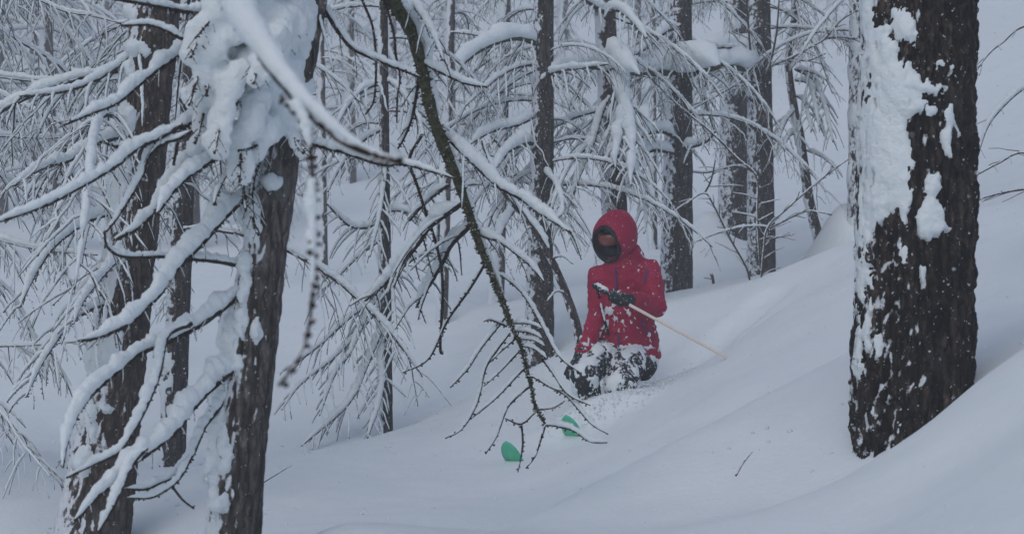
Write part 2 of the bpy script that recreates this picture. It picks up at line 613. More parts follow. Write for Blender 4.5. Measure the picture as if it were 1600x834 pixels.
def hit(u, v, dmin=4.0, dmax=60.0):
    """where the view ray through a pixel meets the snow"""
    d = np.linspace(dmin, dmax, 4000)
    a = (u - 800) / FPX * d
    z = (417 - v) / FPX * d + CAM[2]
    g = ground_base(a, d)
    k = np.argmax(z <= g)
    return np.array([a[k], d[k], g[k]]), d[k]

SK = P(960, 628, 11.4)             # where the skier stands in the snow
_tip, D_TIP = hit(1138, 560, 10.0, 20.0)
TRACKS += [((SK[0] + 0.05, SK[1] + 0.15), (SK[0] + 1.15, SK[1] + 1.0), 0.17, 0.10)]
def bump_at(u, d, rx, ry, h):
    BUMPS.append(((u - 800) / FPX * d, d, rx, ry, h))
bump_at(1105, 19.0, 0.38, 0.6, 0.50)     # snow banked against trunks
bump_at(1315, 16.5, 0.28, 0.5, 0.50)
bump_at(915, 10.98, 0.26, 0.17, 0.14)
bump_at(985, 10.98, 0.20, 0.16, 0.06)
bump_at(320, 6.3, 0.3, 0.3, 0.08)

for _u, _d, _r in ((360, 6.2, .30), (146, 9.0, .34), (268, 11.8, .26), (603, 13.0, .22), (842, 14.0, .30), (1057, 15.5, .34), (1190, 16.5, .32), (776, 18, .3), (690, 17, .25)):
    bump_at(_u, _d, _r, _r, -0.09)
    bump_at(_u - _r * 1.5 * FPX / _d, _d, _r, _r * 1.3, 0.05)

def build_ground():
    ys = [-8.0]
    while ys[-1] < 84:
        y = ys[-1]
        ys.append(y + (0.6 if y < 2.5 else 0.045 if y < 13.5 else 0.10 if y < 20 else 0.10 + (y - 20) * 0.03))
    ys = np.array(ys)
    xs = [0.0]
    while xs[-1] < 52:
        x = xs[-1]
        xs.append(x + (0.04 if x < 3.6 else 0.04 + (x - 3.6) * 0.08))
    xs = np.array(xs)
    xs = np.concatenate([-xs[:0:-1], xs])
    X, Y = np.meshgrid(xs, ys)
    Z = ground_z(X, Y)
    g = Geo()
    g.add(np.stack([X, Y, Z], -1).reshape(-1, 3), grid_quads(len(ys), len(xs), False))
    o = link('snow_ground', g.mesh('snow_ground'), M_GROUND)
    tag(o, 'smooth powder snow covering the sloping forest floor', kind='structure')
    return float(Z.min()), float(Z.max())
ZMIN, GMAX = build_ground()
ZTOP = max(GMAX + 1.5, 33.0)
print('ground', ZMIN, GMAX)

# ------------------------------------------------------------------ trees
def make_trunk(root, path, radii, m, bark=0.05, nth=28, dz=0.05, seed=1, snow=0.25, snow_dir=(-0.85, -0.3), blobs=None, sthick=0.02, name='trunk', patch_scale=5.0, lean_noise=0.0):
    """path in world coordinates from the base up; radii in metres at each path point"""
    path = np.asarray(path, float)
    p = catmull(path, dz)
    L0 = arclen(path)
    L = arclen(p)
    r = np.interp(L / L[-1], L0 / L0[-1], radii)
    if lean_noise:
        p[:, 0] += lean_noise * n1(L * 1.7, seed)
        p[:, 1] += lean_noise * n1(L * 1.7 + 9, seed)
    th = np.linspace(0, 2 * math.pi, nth, endpoint=False)
    t, A, B = frames(p)
    # fixed frame so that angle 0 is +x and pi*1.5 faces the camera
    A = unit(np.array([[1, 0, 0]]) - t * t[:, :1])
    B = np.cross(t, A)
    TH, LL = np.meshgrid(th, L)
    RR = r[:, None] + 0 * TH
    q = np.stack([np.cos(TH) * RR * 20, np.sin(TH) * RR * 20, LL * 5.5], -1).reshape(-1, 3) + seed
    q2 = np.stack([np.cos(TH) * RR * 60, np.sin(TH) * RR * 60, LL * 38], -1).reshape(-1, 3) + seed
    f1 = fbm(q, 2, seed)
    furrow = np.exp(-(f1 / 0.13) ** 2) + 0.5 * np.exp(-(fbm(q * 1.9 + 5, 2, seed + 2) / 0.10) ** 2)
    dsp = (0.35 - furrow * 0.8 + f1 * 0.5 + fbm(q2, 2, seed + 3) * 0.55).reshape(TH.shape)
    RD = RR * (1 + bark * dsp + 0.05 * vnoise(q * 0.2, seed + 8).reshape(TH.shape))
    V = (p[:, None] + RD[..., None] * (np.cos(TH)[..., None] * A[:, None] + np.sin(TH)[..., None] * B[:, None])).reshape(-1, 3)
    Q = grid_quads(len(p), nth)
    g = Geo()
    k = len(V)
    Vc = np.vstack([V, p[-1] + t[-1] * r[-1]])
    c = np.arange(nth)
    g.add(Vc, Q, np.stack([np.full(nth, k), (len(p) - 1) * nth + c, (len(p) - 1) * nth + (c + 1) % nth], 1))
    tr = part(name, g, m, root)
    if snow is not None:
        N = vnormals(V, Q)
        fac = (N[:, 0] * snow_dir[0] + N[:, 1] * snow_dir[1])
        nz = fbm(V * np.array([1, 1, 0.7]) * patch_scale, 3, seed + 21) + 0.40 * fbm(V * patch_scale * 4, 3, seed + 31, 0.65)
        msk = nz * 0.8 + fac * 0.55 - (1.0 - snow)
        if blobs is not None:
            msk = np.maximum(msk, blobs(V, N, nz))
        # the snow bridges the furrows: it lies on the smoothed trunk
        RS = RR * (1 + bark * 0.16 + 0.05 * vnoise(q * 0.2, seed + 8).reshape(TH.shape))
        Vs = (p[:, None] + RS[..., None] * (np.cos(TH)[..., None] * A[:, None] + np.sin(TH)[..., None] * B[:, None])).reshape(-1, 3)
        lump_ = sthick * (0.45 * fbm(V * 24, 3, seed + 41) + 0.15 * fbm(V * 80, 2, seed + 43))
        Vs = Vs + N * np.where(msk > 0, lump_ * np.clip(msk * 5, 0, 1), 0)[:, None]
        patches(root, tr, Vs, Q, vnormals(Vs, Q), msk * 2.4, sthick)
    return p, r

def px_path(uvd):
    return np.array([P(*a) for a in uvd])

# ---- branches
def grow_twigs(gw, gs, path, spacing, length, rad, droop=0.7, snow=0.0, spur=None, s0=0.08, fwd=0.55, lat=0.8, n=4, sub=0):
    L = arclen(path)
    t = tangents(path)
    cnt = int(L[-1] * (1 - s0) / spacing)
    for i in range(cnt):
        s = s0 + (1 - s0) * (i + random.uniform(.1, .9)) / max(cnt, 1)
        k = min(len(path) - 1, int(s * (len(path) - 1)))
        sgn = 1 if i % 2 else -1
        tt = t[k]
        side = unit(np.cross(tt, [0, 0, 1.0]) + 1e-6) * sgn
        l = length * (1.05 - 0.65 * s) * random.uniform(.55, 1.2)
        d = unit(tt * fwd + side * lat * random.uniform(.5, 1.2) + np.array([0, 0, random.uniform(-.35, .25)]))
        m = max(5, min(12, int(l / 0.035)))
        x = np.linspace(0, 1, m)[:, None]
        bend = np.array([random.uniform(-.2, .2), random.uniform(-.2, .2), -droop * random.uniform(.5, 1.3)])
        q = path[k] + d * x * l + bend * (x ** 1.8) * l
        q[1:] += RNG.normal(size=(m - 1, 3)) * l * 0.012
        rr = rad * random.uniform(.7, 1.2) * np.linspace(1, 0.55, m)
        tube(gw, q, rr, n)
        if spur:
            spurs(gw, q, spur[0], spur[1], rr)
        if snow > 0 and gs is not None and random.random() < 0.85:
            ww = snow * random.uniform(.6, 1.3) * (0.5 + 0.5 * min(1, l / length))
            snow_on(gs, q, ww, ww * 1.2, rad, n=6, cut=-0.55)
        if sub:
            grow_twigs(gw, gs, q, spacing * 1.1, length * 0.38, rad * 0.75, droop, snow * 0.6, None, 0.15, fwd, lat, 3, 0)

def branch(root, uv, d0, d1, r0, r1, snow=0, tw=None, m=None, spur=True, sH=None, cut=None, scale_d=None, lump=0.3, knob=0.25, s_taper=0.16, ssc=0.60):
    """a limb through photograph pixels, running from distance d0 to d1; r and snow in pixels"""
    k = len(uv)
    a = np.asarray(uv, float)
    acc = np.concatenate([[0], np.cumsum(np.hypot(*np.diff(a, axis=0).T))])
    ds = d0 + (d1 - d0) * acc / acc[-1]
    pw = np.array([P(u, v, d) for (u, v), d in zip(uv, ds)])
    dm = (d0 + d1) / 2
    path = catmull(pw, max(0.012, PX(5, dm)))
    s = np.linspace(0, 1, len(path))
    rad = PX(r0 + (r1 - r0) * s, dm)
    rad = rad * (1 + knob * n1(s * len(path) * 0.6, nseed()))
    gw, gs = Geo(), Geo()
    tube(gw, path, rad, 7)
    if spur:
        spurs(gw, path, PX(7.5, dm), PX(3.5, dm), rad)
    snow *= ssc
    if snow:
        snow_on(gs, path, PX(snow, dm), PX(sH, dm) if sH else None, PX((r0 + r1) / 2, dm), n=12, lump=lump, cut=cut, taper=s_taper)
    if tw:
        grow_twigs(gw, gs, path, PX(tw[0], dm), PX(tw[1], dm), PX(tw[2] * .78, dm), tw[3], PX(tw[4] * .6, dm), (PX(7, dm), PX(2.2, dm)) if (spur and len(tw) < 6) else None, sub=tw[5] if len(tw) > 5 else 0)
    b = part('branch', gw, m or M_TWIG, root)
    if gs.n:
        sl = part('snow_load', gs, M_SNOW, root, b)
        if not snow:
            sl['kind'] = 'stuff'
    return b

# branch shapes shared by the trees of the middle distance: along +x from the trunk
def proto_branch(seed, L, rise, droop, r0, spacing, tl, snow, tsnow, n=5):
    random.seed(seed)
    x = np.linspace(0, 1, 14)
    z = L * (rise * x - droop * x ** 2)
    y = L * 0.06 * np.sin(x * 3 + seed)
    p = catmull(np.stack([x * L * (1 - 0.12 * x), y, z], 1), 0.04)
    gw, gs = Geo(), Geo()
    rad = np.linspace(r0, 0.004, len(p))
    tube(gw, p, rad * (1 + .25 * n1(np.arange(len(p)) * .7, seed)), n)
    if snow: snow_on(gs, p, snow, snow * 1.25, r0 * .7, n=8, cut=-0.45)
    grow_twigs(gw, gs, p, spacing, tl, 0.0042, 0.75, tsnow, None, 0.1, n=4, sub=1)
    return gw.mesh('branch'), gs.mesh('snow_load')

PROTO = []
for sd_, (L, ri, dr, r0, spc, tl, sn, ts) in enumerate([
    (1.5, .10, .45, .014, .085, .42, .018, .0058), (1.2, .25, .55, .012, .080, .40, .015, .0052), (1.8, .05, .55, .017, .095, .48, .024, .0065),
    (0.9, .05, .60, .010, .070, .34, .013, .0050), (1.4, -.15, .45, .013, .085, .42, .020, .0058), (1.1, -.30, .40, .012, .080, .38, .016, .0052)]):
    PROTO.append(proto_branch(40 + sd_, L, ri, dr, r0, spc, tl, sn, ts))
for a, b in PROTO:
    a.materials.append(M_TWIG_FROST)
    b.materials.append(M_SNOW)

def place_branch(root, p, r, h, az, k, sc, sz=1.0):
    L = arclen(p)
    i = min(len(p) - 1, int(np.searchsorted(L, h)))
    loc = p[i] - np.array(root.location) + np.array([math.cos(az), math.sin(az), 0]) * r[i] * 0.6
    b = link('branch', PROTO[k][0], None, root, loc)
    b.rotation_euler = (random.uniform(-.12, .12), random.uniform(-.12, .12), az)
    b.scale = (sc, sc, sc * sz)
    link('snow_load', PROTO[k][1], None, b)
    return b

def mid_tree(label, base_uvd, top_uv, r_base, height, nb, m=None, hmin=0.9, hmax=3.4, seed=3, snow=0.30, sc=(.7, 1.15), az=None, curve=None, group=None, nth=24, cat='tree', patch=5.0):
    u, v, d = base_uvd
    b = P(u, v, d)
    b[2] = gz(b[0], b[1])
    root = thing('larch_tree', b, label, cat, group)
    low = b - np.array([0, 0, 0.35])
    if curve:
        pp = [low] + [P(a, c, d) for a, c in curve]
    else:
        top = P(top_uv[0], top_uv[1], d)
        di = (top - b) / (top[2] - b[2])
        pp = [low, b, b + di * (top[2] - b[2]), b + di * height * .8, b + di * height]
    z0 = b[2]
    rr = [r_base * 1.12 if i == 0 else max(0.012, r_base * (1 - 0.75 * max(0, (q[2] - z0)) / height)) for i, q in enumerate(pp)]
    rr[-1] = 0.012 if not curve else rr[-1]
    p, r = make_trunk(root, pp, rr, m or M_BARK_MID, 0.05, nth, 0.05, seed, snow, patch_scale=patch)
    random.seed(seed * 31)
    for i in range(nb):
        h = 0.35 + hmin + (hmax - hmin) * (i + random.random()) / nb
        a = random.uniform(-.55, math.pi + .55) if az is None else random.uniform(*az)
        place_branch(root, p, r, h, a, random.randrange(len(PROTO)), random.uniform(*sc) * (1.1 - 0.08 * h))
    return root, p, r

# --- the big dark trunk on the right
def right_trunk():
    d = 7.0
    base = P(1430, 700, d)
    root = thing('larch_tree', base, 'thick dark larch trunk with a large plaster of snow, rising from a bank', 'tree')
    path = px_path([(1426, 800, d), (1428, 700, d), (1430, 500, d), (1433, 250, d), (1436, 0, d), (1440, -400, d), (1446, -1100, d), (1450, -1500, d)])
    rad = [PX(x, d) for x in (98, 94, 91, 88, 86, 76, 50, 6)]
    def blobs(V, N, nz):
        # flattened trunk coordinates: a = across the near face (-1 left edge .. 1 right edge), h = height in the photograph's rows
        a = ((V[:, 0] - CAM[0]) / V[:, 1] * FPX + 800 - 1432) / 90.0
        h = 417 - (V[:, 2] - CAM[2]) / V[:, 1] * FPX
        a = a + .10 * fbm(V * 16, 3, 301, .65) + .03 * fbm(V * 70, 2, 303)
        h = h + 24 * fbm(V * 16 + 7, 3, 302, .65) + 6 * fbm(V * 70, 2, 304)
        m = np.full(len(V), -1.0)
        E = [(-.72, 200, .55, 120), (-.55, 260, .50, 75), (-.30, 140, .42, 38), (-.70, 100, .36, 50), (-.12, 132, .5, 13), (-.05, 165, .32, 14), (.05, 135, .45, 9),
             (-.92, 330, .16, 90), (-.66, 318, .26, 36), (-.22, 40, .15, 26), (-.1, 58, .10, 10), (.22, 345, .22, 26), (-.25, 392, .17, 22), (-.22, 318, .10, 30), (.30, 290, .12, 16), (.55, 222, .11, 24),
             (.45, 105, .12, 8), (.34, 362, .22, 8), (-.70, 540, .12, 18), (-.97, 450, .06, 46), (-.82, 500, .04, 40), (-.3, 425, .06, 20), (-.86, 30, .14, 90), (-.75, 650, .06, 30), (.1, 425, .06, 10), (.55, 180, .06, 20), (-.3, 675, .05, 14), (-.98, 560, .06, 40)]
        for ea, eh, ra, rh in E:
            q = 1 - np.sqrt(((a - ea) / ra) ** 2 + ((h - eh) / rh) ** 2)
            m = np.maximum(m, q * min(1, ra * 4))
        m = m + nz * 0.42
        front = N[:, 1] < 0.35
        return np.where(front, m * 0.5, -1)
    make_trunk(root, path, rad, M_BARK_NEAR, 0.095, 200, 0.010, 11, -0.12, blobs=blobs, sthick=0.020, patch_scale=9)
    for uv, d1, r0 in (([(1440, -150), (1600, -260), (1750, -270)], 6.2, 9), ([(1430, -260), (1280, -330), (1150, -300)], 7.6, 9)):
        branch(root, uv, 7.0, d1, r0, 3, 14, (16, 160, 2.5, .8, 6), spur=False)
right_trunk()

# --- the leaning larch left of the middle, with most of the snow-laden boughs
D2 = 6.2
def left_larch():
    base = P(360, 905, D2)
    base[2] = gz(base[0], base[1])
    root = thing('larch_tree', base, 'leaning grey-barked larch whose drooping boughs carry thick snow', 'tree')
    path = [base - np.array([0.02, 0, .3])] + [P(u, v, D2) for u, v in ((362, 860), (371, 720), (385, 600), (400, 480), (416, 370), (430, 290), (448, 180), (470, 90), (490, 0), (525, -200), (560, -450), (600, -900))]
    rad = [PX(x, D2) for x in (50, 43, 41, 40, 38, 34, 31, 27, 24, 22, 20, 16, 5)]
    def blobs(V, N, nz):
        a = ((V[:, 0] - CAM[0]) / V[:, 1] * FPX + 800)
        h = 417 - (V[:, 2] - CAM[2]) / V[:, 1] * FPX
        a = a + 9 * fbm(V * 15, 3, 311, .65)
        h = h + 18 * fbm(V * 15 + 7, 3, 312, .65)
        m = np.full(len(V), -1.0)
        for eu, eh, ru, rh in ((352, 570, 34, 20), (345, 585, 12, 40), (398, 512, 10, 22), (350, 700, 16, 44), (335, 740, 8, 40), (346, 785, 14, 18), (375, 510, 10, 26), (395, 340, 16, 40), (360, 520, 14, 60),
                               (380, 470, 10, 40), (425, 285, 20, 12), (340, 650, 8, 60), (385, 420, 9, 30), (450, 130, 20, 30), (470, 70, 14, 40)):
            m = np.maximum(m, 1 - np.sqrt(((a - eu) / ru) ** 2 + ((h - eh) / rh) ** 2))
        m = m * 0.6 + nz * 0.22
        return np.where(N[:, 1] < 0.4, m, -1)
    make_trunk(root, path, rad, M_BARK_GREY, 0.10, 110, 0.011, 5, 0.12, blobs=blobs, sthick=0.035, patch_scale=8)
    def B(uv, d0, d1, r0, r1, snow=0, tw=None, *a, **k):
        if tw is not None and len(tw) == 5:
            tw = (tw[0] * .55, tw[1] * .72, tw[2] * .75, tw[3] * .8, tw[4] * .26)
        if snow:
            k.setdefault('cut', -0.75)
            k.setdefault('lump', 0.38)
        return branch(root, uv, d0, d1, r0, r1, snow, tw, *a, **k)
    D = D2
    # heavy boughs running down to the left
    B([(398, 195), (357, 228), (330, 252), (300, 272), (270, 300), (245, 335)], D, 5.6, 5, 3, 19, (22, 70, 2.4, .5, 6))
    B([(400, 215), (345, 232), (311, 248), (281, 273), (256, 306), (238, 336), (208, 361), (178, 374)], D, 5.9, 5, 2.5, 17, (24, 60, 2.2, .5, 6))
    B([(402, 290), (354, 336), (324, 371), (300, 396), (276, 420), (251, 458), (225, 485), (203, 506), (150, 528), (122, 532)], D, 5.5, 6, 2.2, 22, (26, 70, 2.4, .5, 7))
    B([(400, 440), (359, 473), (339, 488), (311, 508), (270, 530), (221, 551), (190, 575), (155, 605), (125, 640), (105, 690), (98, 730)], D, 5.5, 6, 2.0, 20, (30, 60, 2.2, .6, 5))
    B([(388, 555), (350, 590), (320, 617), (292, 650), (272, 676), (233, 707), (202, 729), (182, 752), (154, 774), (112, 819)], D, 5.4, 6, 2.4, 23, (34, 50, 2.2, .6, 5))
    B([(372, 590), (340, 640), (320, 667), (300, 712), (278, 740), (250, 754), (227, 764), (191, 763)], D, 5.8, 4.5, 1.8, 13)
    B([(300, 712), (278, 750), (244, 774), (224, 778), (199, 777)], 5.95, 5.8, 3, 1.6, 8)
    B([(268, 758), (285, 780), (303, 794)], 5.9, 5.9, 2.2, 1.4)
    B([(300, 505), (262, 525), (250, 580), (238, 614), (224, 645), (202, 684), (188, 704), (163, 718), (126, 735), (104, 746)], 5.9, 5.6, 4, 1.8, 12)
    B([(230, 700), (207, 726), (188, 768), (177, 791), (154, 830)], 5.6, 5.5, 3, 2, 12)
    B([(400, 425), (385, 418), (341, 409), (291, 404), (250, 401), (193, 401), (168, 386), (163, 361)], D, 5.7, 4, 2, 9)
    B([(285, 195), (250, 215), (214, 233), (181, 260), (151, 278), (116, 298), (78, 318), (25, 338), (-20, 352)], 5.8, 5.4, 4, 1.8, 14, (34, 50, 1.8, .6, 4))
    B([(400, 150), (340, 175), (300, 190), (281, 205), (251, 210), (233, 225), (208, 230), (188, 231), (165, 224)], D, 5.7, 4.5, 1.8, 13, (30, 45, 1.8, .6, 4))
    B([(300, 205), (276, 218), (258, 223), (233, 243), (223, 275), (205, 306), (183, 341), (166, 362)], 5.8, 5.7, 3.2, 1.8, 9)
    B([(290, 195), (283, 205), (278, 223), (271, 258)], 5.8, 5.8, 3, 2.2)
    B([(420, 60), (350, 62), (300, 72), (275, 90), (245, 110), (215, 135), (185, 160), (150, 175), (100, 195)], D, 5.5, 5, 2, 16, (34, 50, 1.8, .6, 4))
    B([(470, 20), (380, 22), (302, 20), (232, 8), (186, 0), (120, -10)], D, 5.6, 5, 2.4, 12, (30, 60, 1.8, .6, 4))
    B([(285, 62), (262, 50), (235, 40), (190, 40)], 5.8, 5.7, 2.8, 1.6, 8)
    B([(388, 305), (362, 262), (356, 268), (340, 300), (334, 320)], D, 5.8, 3, 2, 6)
    # the thick plaster of boughs round the stem: overlapping, nearly closed
    gp = Geo()
    for uv, dd, sn in (([(480, 5), (420, 20), (360, 55), (315, 110), (295, 165)], 5.8, 30), ([(470, 40), (420, 70), (370, 120), (345, 190), (335, 240)], 5.8, 36), ([(460, 80), (425, 120), (395, 170), (378, 230), (374, 285)], 5.9, 34),
                       ([(455, 130), (440, 170), (425, 205), (400, 228), (372, 235)], 5.95, 30), ([(450, 165), (455, 195), (462, 220), (474, 240)], 6.0, 20), ([(440, 60), (385, 70), (335, 130), (315, 190), (305, 225)], 5.95, 30),
                       ([(480, -40), (430, -30), (370, -10), (330, 30), (305, 60)], 5.8, 34), ([(470, 20), (440, 45), (410, 90), (395, 130)], 5.7, 32), ([(410, -30), (355, 5), (318, 40), (298, 90)], 5.8, 38), ([(430, 30), (375, 55), (335, 95), (322, 150)], 5.85, 40), ([(420, 195), (395, 235), (380, 280), (384, 330)], 6.0, 18), ([(410, 235), (394, 290), (396, 345), (404, 368)], 6.05, 12)):
        q = catmull(np.array([P(u, v, D + (dd - D) * min(1, i_ / 2.0)) for i_, (u, v) in enumerate(uv)]), PX(sn * .45, 6))
        for i_, c in enumerate(q):
            f = 1 - .45 * i_ / len(q)
            rr = PX(sn, 6) * f * RNG.uniform(.78, 1.05)
            ell(gp, c + RNG.normal(size=3) * PX(sn * .14, 6) * np.array([1, .3, 1]), (rr, rr * .6, rr * RNG.uniform(.8, 1.15)), None, 12, 8)
        B(uv, D, dd - .10, 4, 2, 0, (30, 60, 1.9, .8, 5))
    Vp, Qp = remesh(gp, .010, 18)
    lab = islands(len(Vp), Qp)
    big = np.bincount(lab).argmax()
    Qp = Qp[lab[Qp[:, 0]] == big]
    ids_ = np.unique(Qp); mp_ = np.full(len(Vp), -1); mp_[ids_] = np.arange(len(ids_))
    Vp, Qp = Vp[ids_], mp_[Qp]
    Np = vnormals(Vp, Qp)
    Vp = Vp + Np * (.012 * fbm(Vp * 13, 3, 5) + .010 * fbm(Vp * 45, 3, 6, .65))[:, None]
    gp = Geo(); gp.add(Vp, Qp)
    part('snow_load', gp, M_SNOW, root)
    # the near bough that comes out towards the camera, out of focus
    near = [P(500, -80, D), P(430, -110, 4.6), P(355, -25, 3.5), P(385, 50, 3.2), P(450, 140, 3.0), P(505, 195, 2.9), P(560, 232, 2.8), P(625, 252, 2.7)]
    path = catmull(np.array(near), 0.012)
    gw, gs = Geo(), Geo()
    s = np.linspace(0, 1, len(path))
    rad = np.interp(s, [0, .55, .8, 1], [0.022, 0.013, 0.011, 0.007]) * (1 + .4 * n1(np.arange(len(path)) * .35, 77))
    tube(gw, path, rad, 8)
    spurs(gw, path, 0.030, 0.013, rad)
    k0 = int(len(path) * .33)
    seg = path[k0:]
    snow_on(gs, seg[:int(len(seg) * 0.93)], 0.070, 0.078, 0.004, n=20, lump=0.14, taper=0.22, thin=.72, lift=1.22)
    snow_on(gs, seg[int(len(seg) * .25):], 0.020, 0.024, 0.004, n=12, lump=0.2, taper=0.2, lift=1.3)
    b = part('branch', gw, M_TWIG, root)
    part('snow_load', gs, M_SNOW, root, b)
    # its twig hanging straight down, hung with snow
    hang = [P(440, 150, 2.98), P(475, 190, 2.9), P(487, 255, 2.85), P(489, 330, 2.8), P(490, 400, 2.75), P(487, 470, 2.7), P(478, 530, 2.68), P(457, 572, 2.65), P(436, 602, 2.62)]
    path = catmull(np.array(hang), 0.008)
    gw, gs = Geo(), Geo()
    s = np.linspace(0, 1, len(path))
    rad = 0.0042 * (1 - .35 * s) * (1 + .35 * n1(np.arange(len(path)) * .5, 3))
    tube(gw, path, rad, 7)
    spurs(gw, path, 0.024, 0.012, rad)
    spurs(gw, path, 0.024, 0.010, rad)
    snow_on(gs, path[int(len(path) * .06):int(len(path) * .55)], 0.0125, 0.0125, 0.002, n=10, lump=0.75, cut=-.12, thin=.2)
    snow_on(gs, path[int(len(path) * .5):int(len(path) * .72)], 0.007, 0.007, 0, n=8, lump=0.6, cut=-.2)
    b = part('branch', gw, M_TWIG, root)
    part('snow_load', gs, M_SNOW, root, b)
    # slighter boughs to the right of the stem
    B([(460, 215), (505, 230), (537, 238), (568, 249), (600, 258), (630, 257), (671, 267), (712, 279)], D, 5.9, 3.6, 1.8, 10, (26, 45, 1.6, .9, 0))
    B([(490, -20), (505, 12), (530, 53), (553, 78), (593, 96), (631, 111), (658, 122)], D, 6.4, 3.4, 1.8, 9, (40, 60, 1.7, 1.0, 2))
    B([(494, 0), (503, 40), (513, 75), (521, 112)], D, 6.1, 2.4, 1.5, 4)
    B([(520, -160), (550, -60), (566, 0), (581, 38), (587, 83), (587, 126), (583, 161), (571, 179)], D, 6.5, 3, 1.5, 0)
    B([(520, -180), (580, -60), (613, 43), (618, 83), (625, 121), (621, 151), (620, 192)], D, 6.7, 3, 1.4, 0)
    # the long mossy limb that hangs down to the ski tips
    ml = [(545, -330), (580, -130), (600, -40), (613, 0), (640, 45), (655, 90), (668, 150), (682, 200), (700, 245), (718, 290), (737, 345), (752, 390), (775, 445), (800, 510), (815, 545), (829, 600), (837, 635), (853, 664)]
    dsm = np.interp(np.arange(len(ml)), [0, 4, len(ml) - 1], [D, 6.9, 7.4])
    path = catmull(np.array([P(u, v, d) for (u, v), d in zip(ml, dsm)]), 0.014)
    s = np.linspace(0, 1, len(path))
    rad = np.interp(s, [0, .3, .55, .7, .85, 1], [.030, .026, .024, .016, .009, .005]) * (1 + .32 * n1(np.arange(len(path)) * .45, 8))
    gw, gs = Geo(), Geo()
    tube(gw, path, rad, 9)
    spurs(gw, path, 0.006, 0.009, rad)
    spurs(gw, path, 0.008, 0.012, rad)
    i0, i1 = int(len(path) * .33), int(len(path) * .52)
    off = path[i0:i1] + np.array([0.028, -0.004, 0.010])
    snow_on(gs, off, 0.028, 0.032, 0, n=10, lump=.4)
    snow_on(gs, path[int(len(path) * .27):int(len(path) * .36)] + np.array([.02, -.01, .015]), 0.03, 0.035, 0, n=10, lump=.35)
    off = path[int(len(path) * .54):int(len(path) * .8)] + np.array([0.015, 0.004, 0.004])
    snow_on(gs, off, 0.013, 0.014, 0, n=8, lump=.5, cut=-.3)
    b = part('branch', gw, M_MOSS, root)
    b['label'] = 'mossy dark limb with a herringbone of bare twigs'
    part('snow_load', gs, M_SNOW, root, b)
    def c6(*pp):
        return [(600 + x / 1.985, 414 + y / 1.985) for x, y in pp]
    dt = 7.3
    for pp, sn in (([(375, 165), (300, 260), (262, 320), (205, 380)], 5), ([(390, 210), (320, 310), (300, 390), (280, 450), (240, 510), (190, 537)], 4), ([(420, 265), (360, 330), (310, 375)], 3),
                   ([(435, 320), (350, 410), (275, 472)], 4), ([(450, 375), (385, 440), (350, 530), (315, 585)], 4), ([(470, 455), (425, 492), (375, 475)], 2.5), ([(426, 491), (430, 560), (415, 642)], 0), ([(500, 495), (485, 545), (470, 590), (440, 630)], 0),
                   ([(400, 180), (450, 182), (490, 197)], 6), ([(410, 205), (450, 208), (490, 227)], 6), ([(425, 230), (460, 232), (500, 252)], 5), ([(430, 250), (470, 262), (505, 290)], 5), ([(335, 20), (375, 40), (430, 90), (480, 170), (540, 280), (605, 332)], 6),
                   ([(455, 340), (510, 375), (570, 410), (640, 490), (695, 524)], 5), ([(490, 290), (520, 330), (570, 400), (640, 435)], 3), ([(475, 448), (520, 443), (545, 432), (560, 420)], 3), ([(500, 495), (540, 500), (590, 515), (640, 548), (692, 550)], 7),
                   ([(380, 190), (330, 170), (310, 175)], 3), ([(405, 230), (360, 270), (330, 300)], 2), ([(445, 345), (470, 350), (520, 380), (555, 390)], 3)):
        branch(root, c6(*pp), 7.28, 7.2, 1.9, 1.0, sn, None, knob=.4)
    br = lambda *a, **k: branch(root, *a, **k)
    br([(690, 205), (725, 240), (750, 265), (780, 292), (812, 310), (840, 330), (870, 350), (893, 364)], 7.1, 6.7, 4.5, 1.6, 15, (30, 60, 1.7, 1.0, 3))
    br([(735, 345), (750, 366), (781, 378), (806, 396), (832, 418), (850, 440)], 7.2, 7.0, 3, 1.4, 10, (30, 55, 1.6, 1.0, 2))
    br([(700, 290), (681, 303), (656, 326), (640, 345)], 7.1, 7.4, 3, 1.6, 9, (22, 45, 1.6, .9, 3))
    br([(722, 318), (694, 338), (671, 356), (654, 381), (631, 409), (600, 445), (570, 470)], 7.1, 7.6, 4, 1.8, 15, (24, 70, 1.7, .9, 5))
    br([(738, 350), (707, 381), (694, 406), (672, 445), (650, 480)], 7.2, 7.6, 4, 1.8, 15, (24, 70, 1.7, .9, 4))
    br([(655, 120), (645, 180), (632, 215), (622, 232)], 6.95, 7.2, 3, 1.6, 9, (30, 40, 1.6, .9, 3))
    br([(632, -30), (641, 0), (661, 28), (679, 60), (693, 95)], 6.9, 6.7, 4, 1.8, 11, (20, 50, 1.6, 1.0, 3))
    br([(655, 95), (694, 116), (729, 131), (760, 136)], 6.95, 6.8, 3.2, 1.6, 9, (30, 50, 1.6, 1.0, 3))
    br([(660, 210), (640, 250), (655, 300), (690, 420), (688, 540), (692, 552)], 7.0, 7.6, 2.4, 2.4, 4, None)
    br([(765, 400), (735, 450), (700, 500), (670, 560), (630, 582)], 7.25, 7.6, 2.2, 1.2, 3)
left_larch()

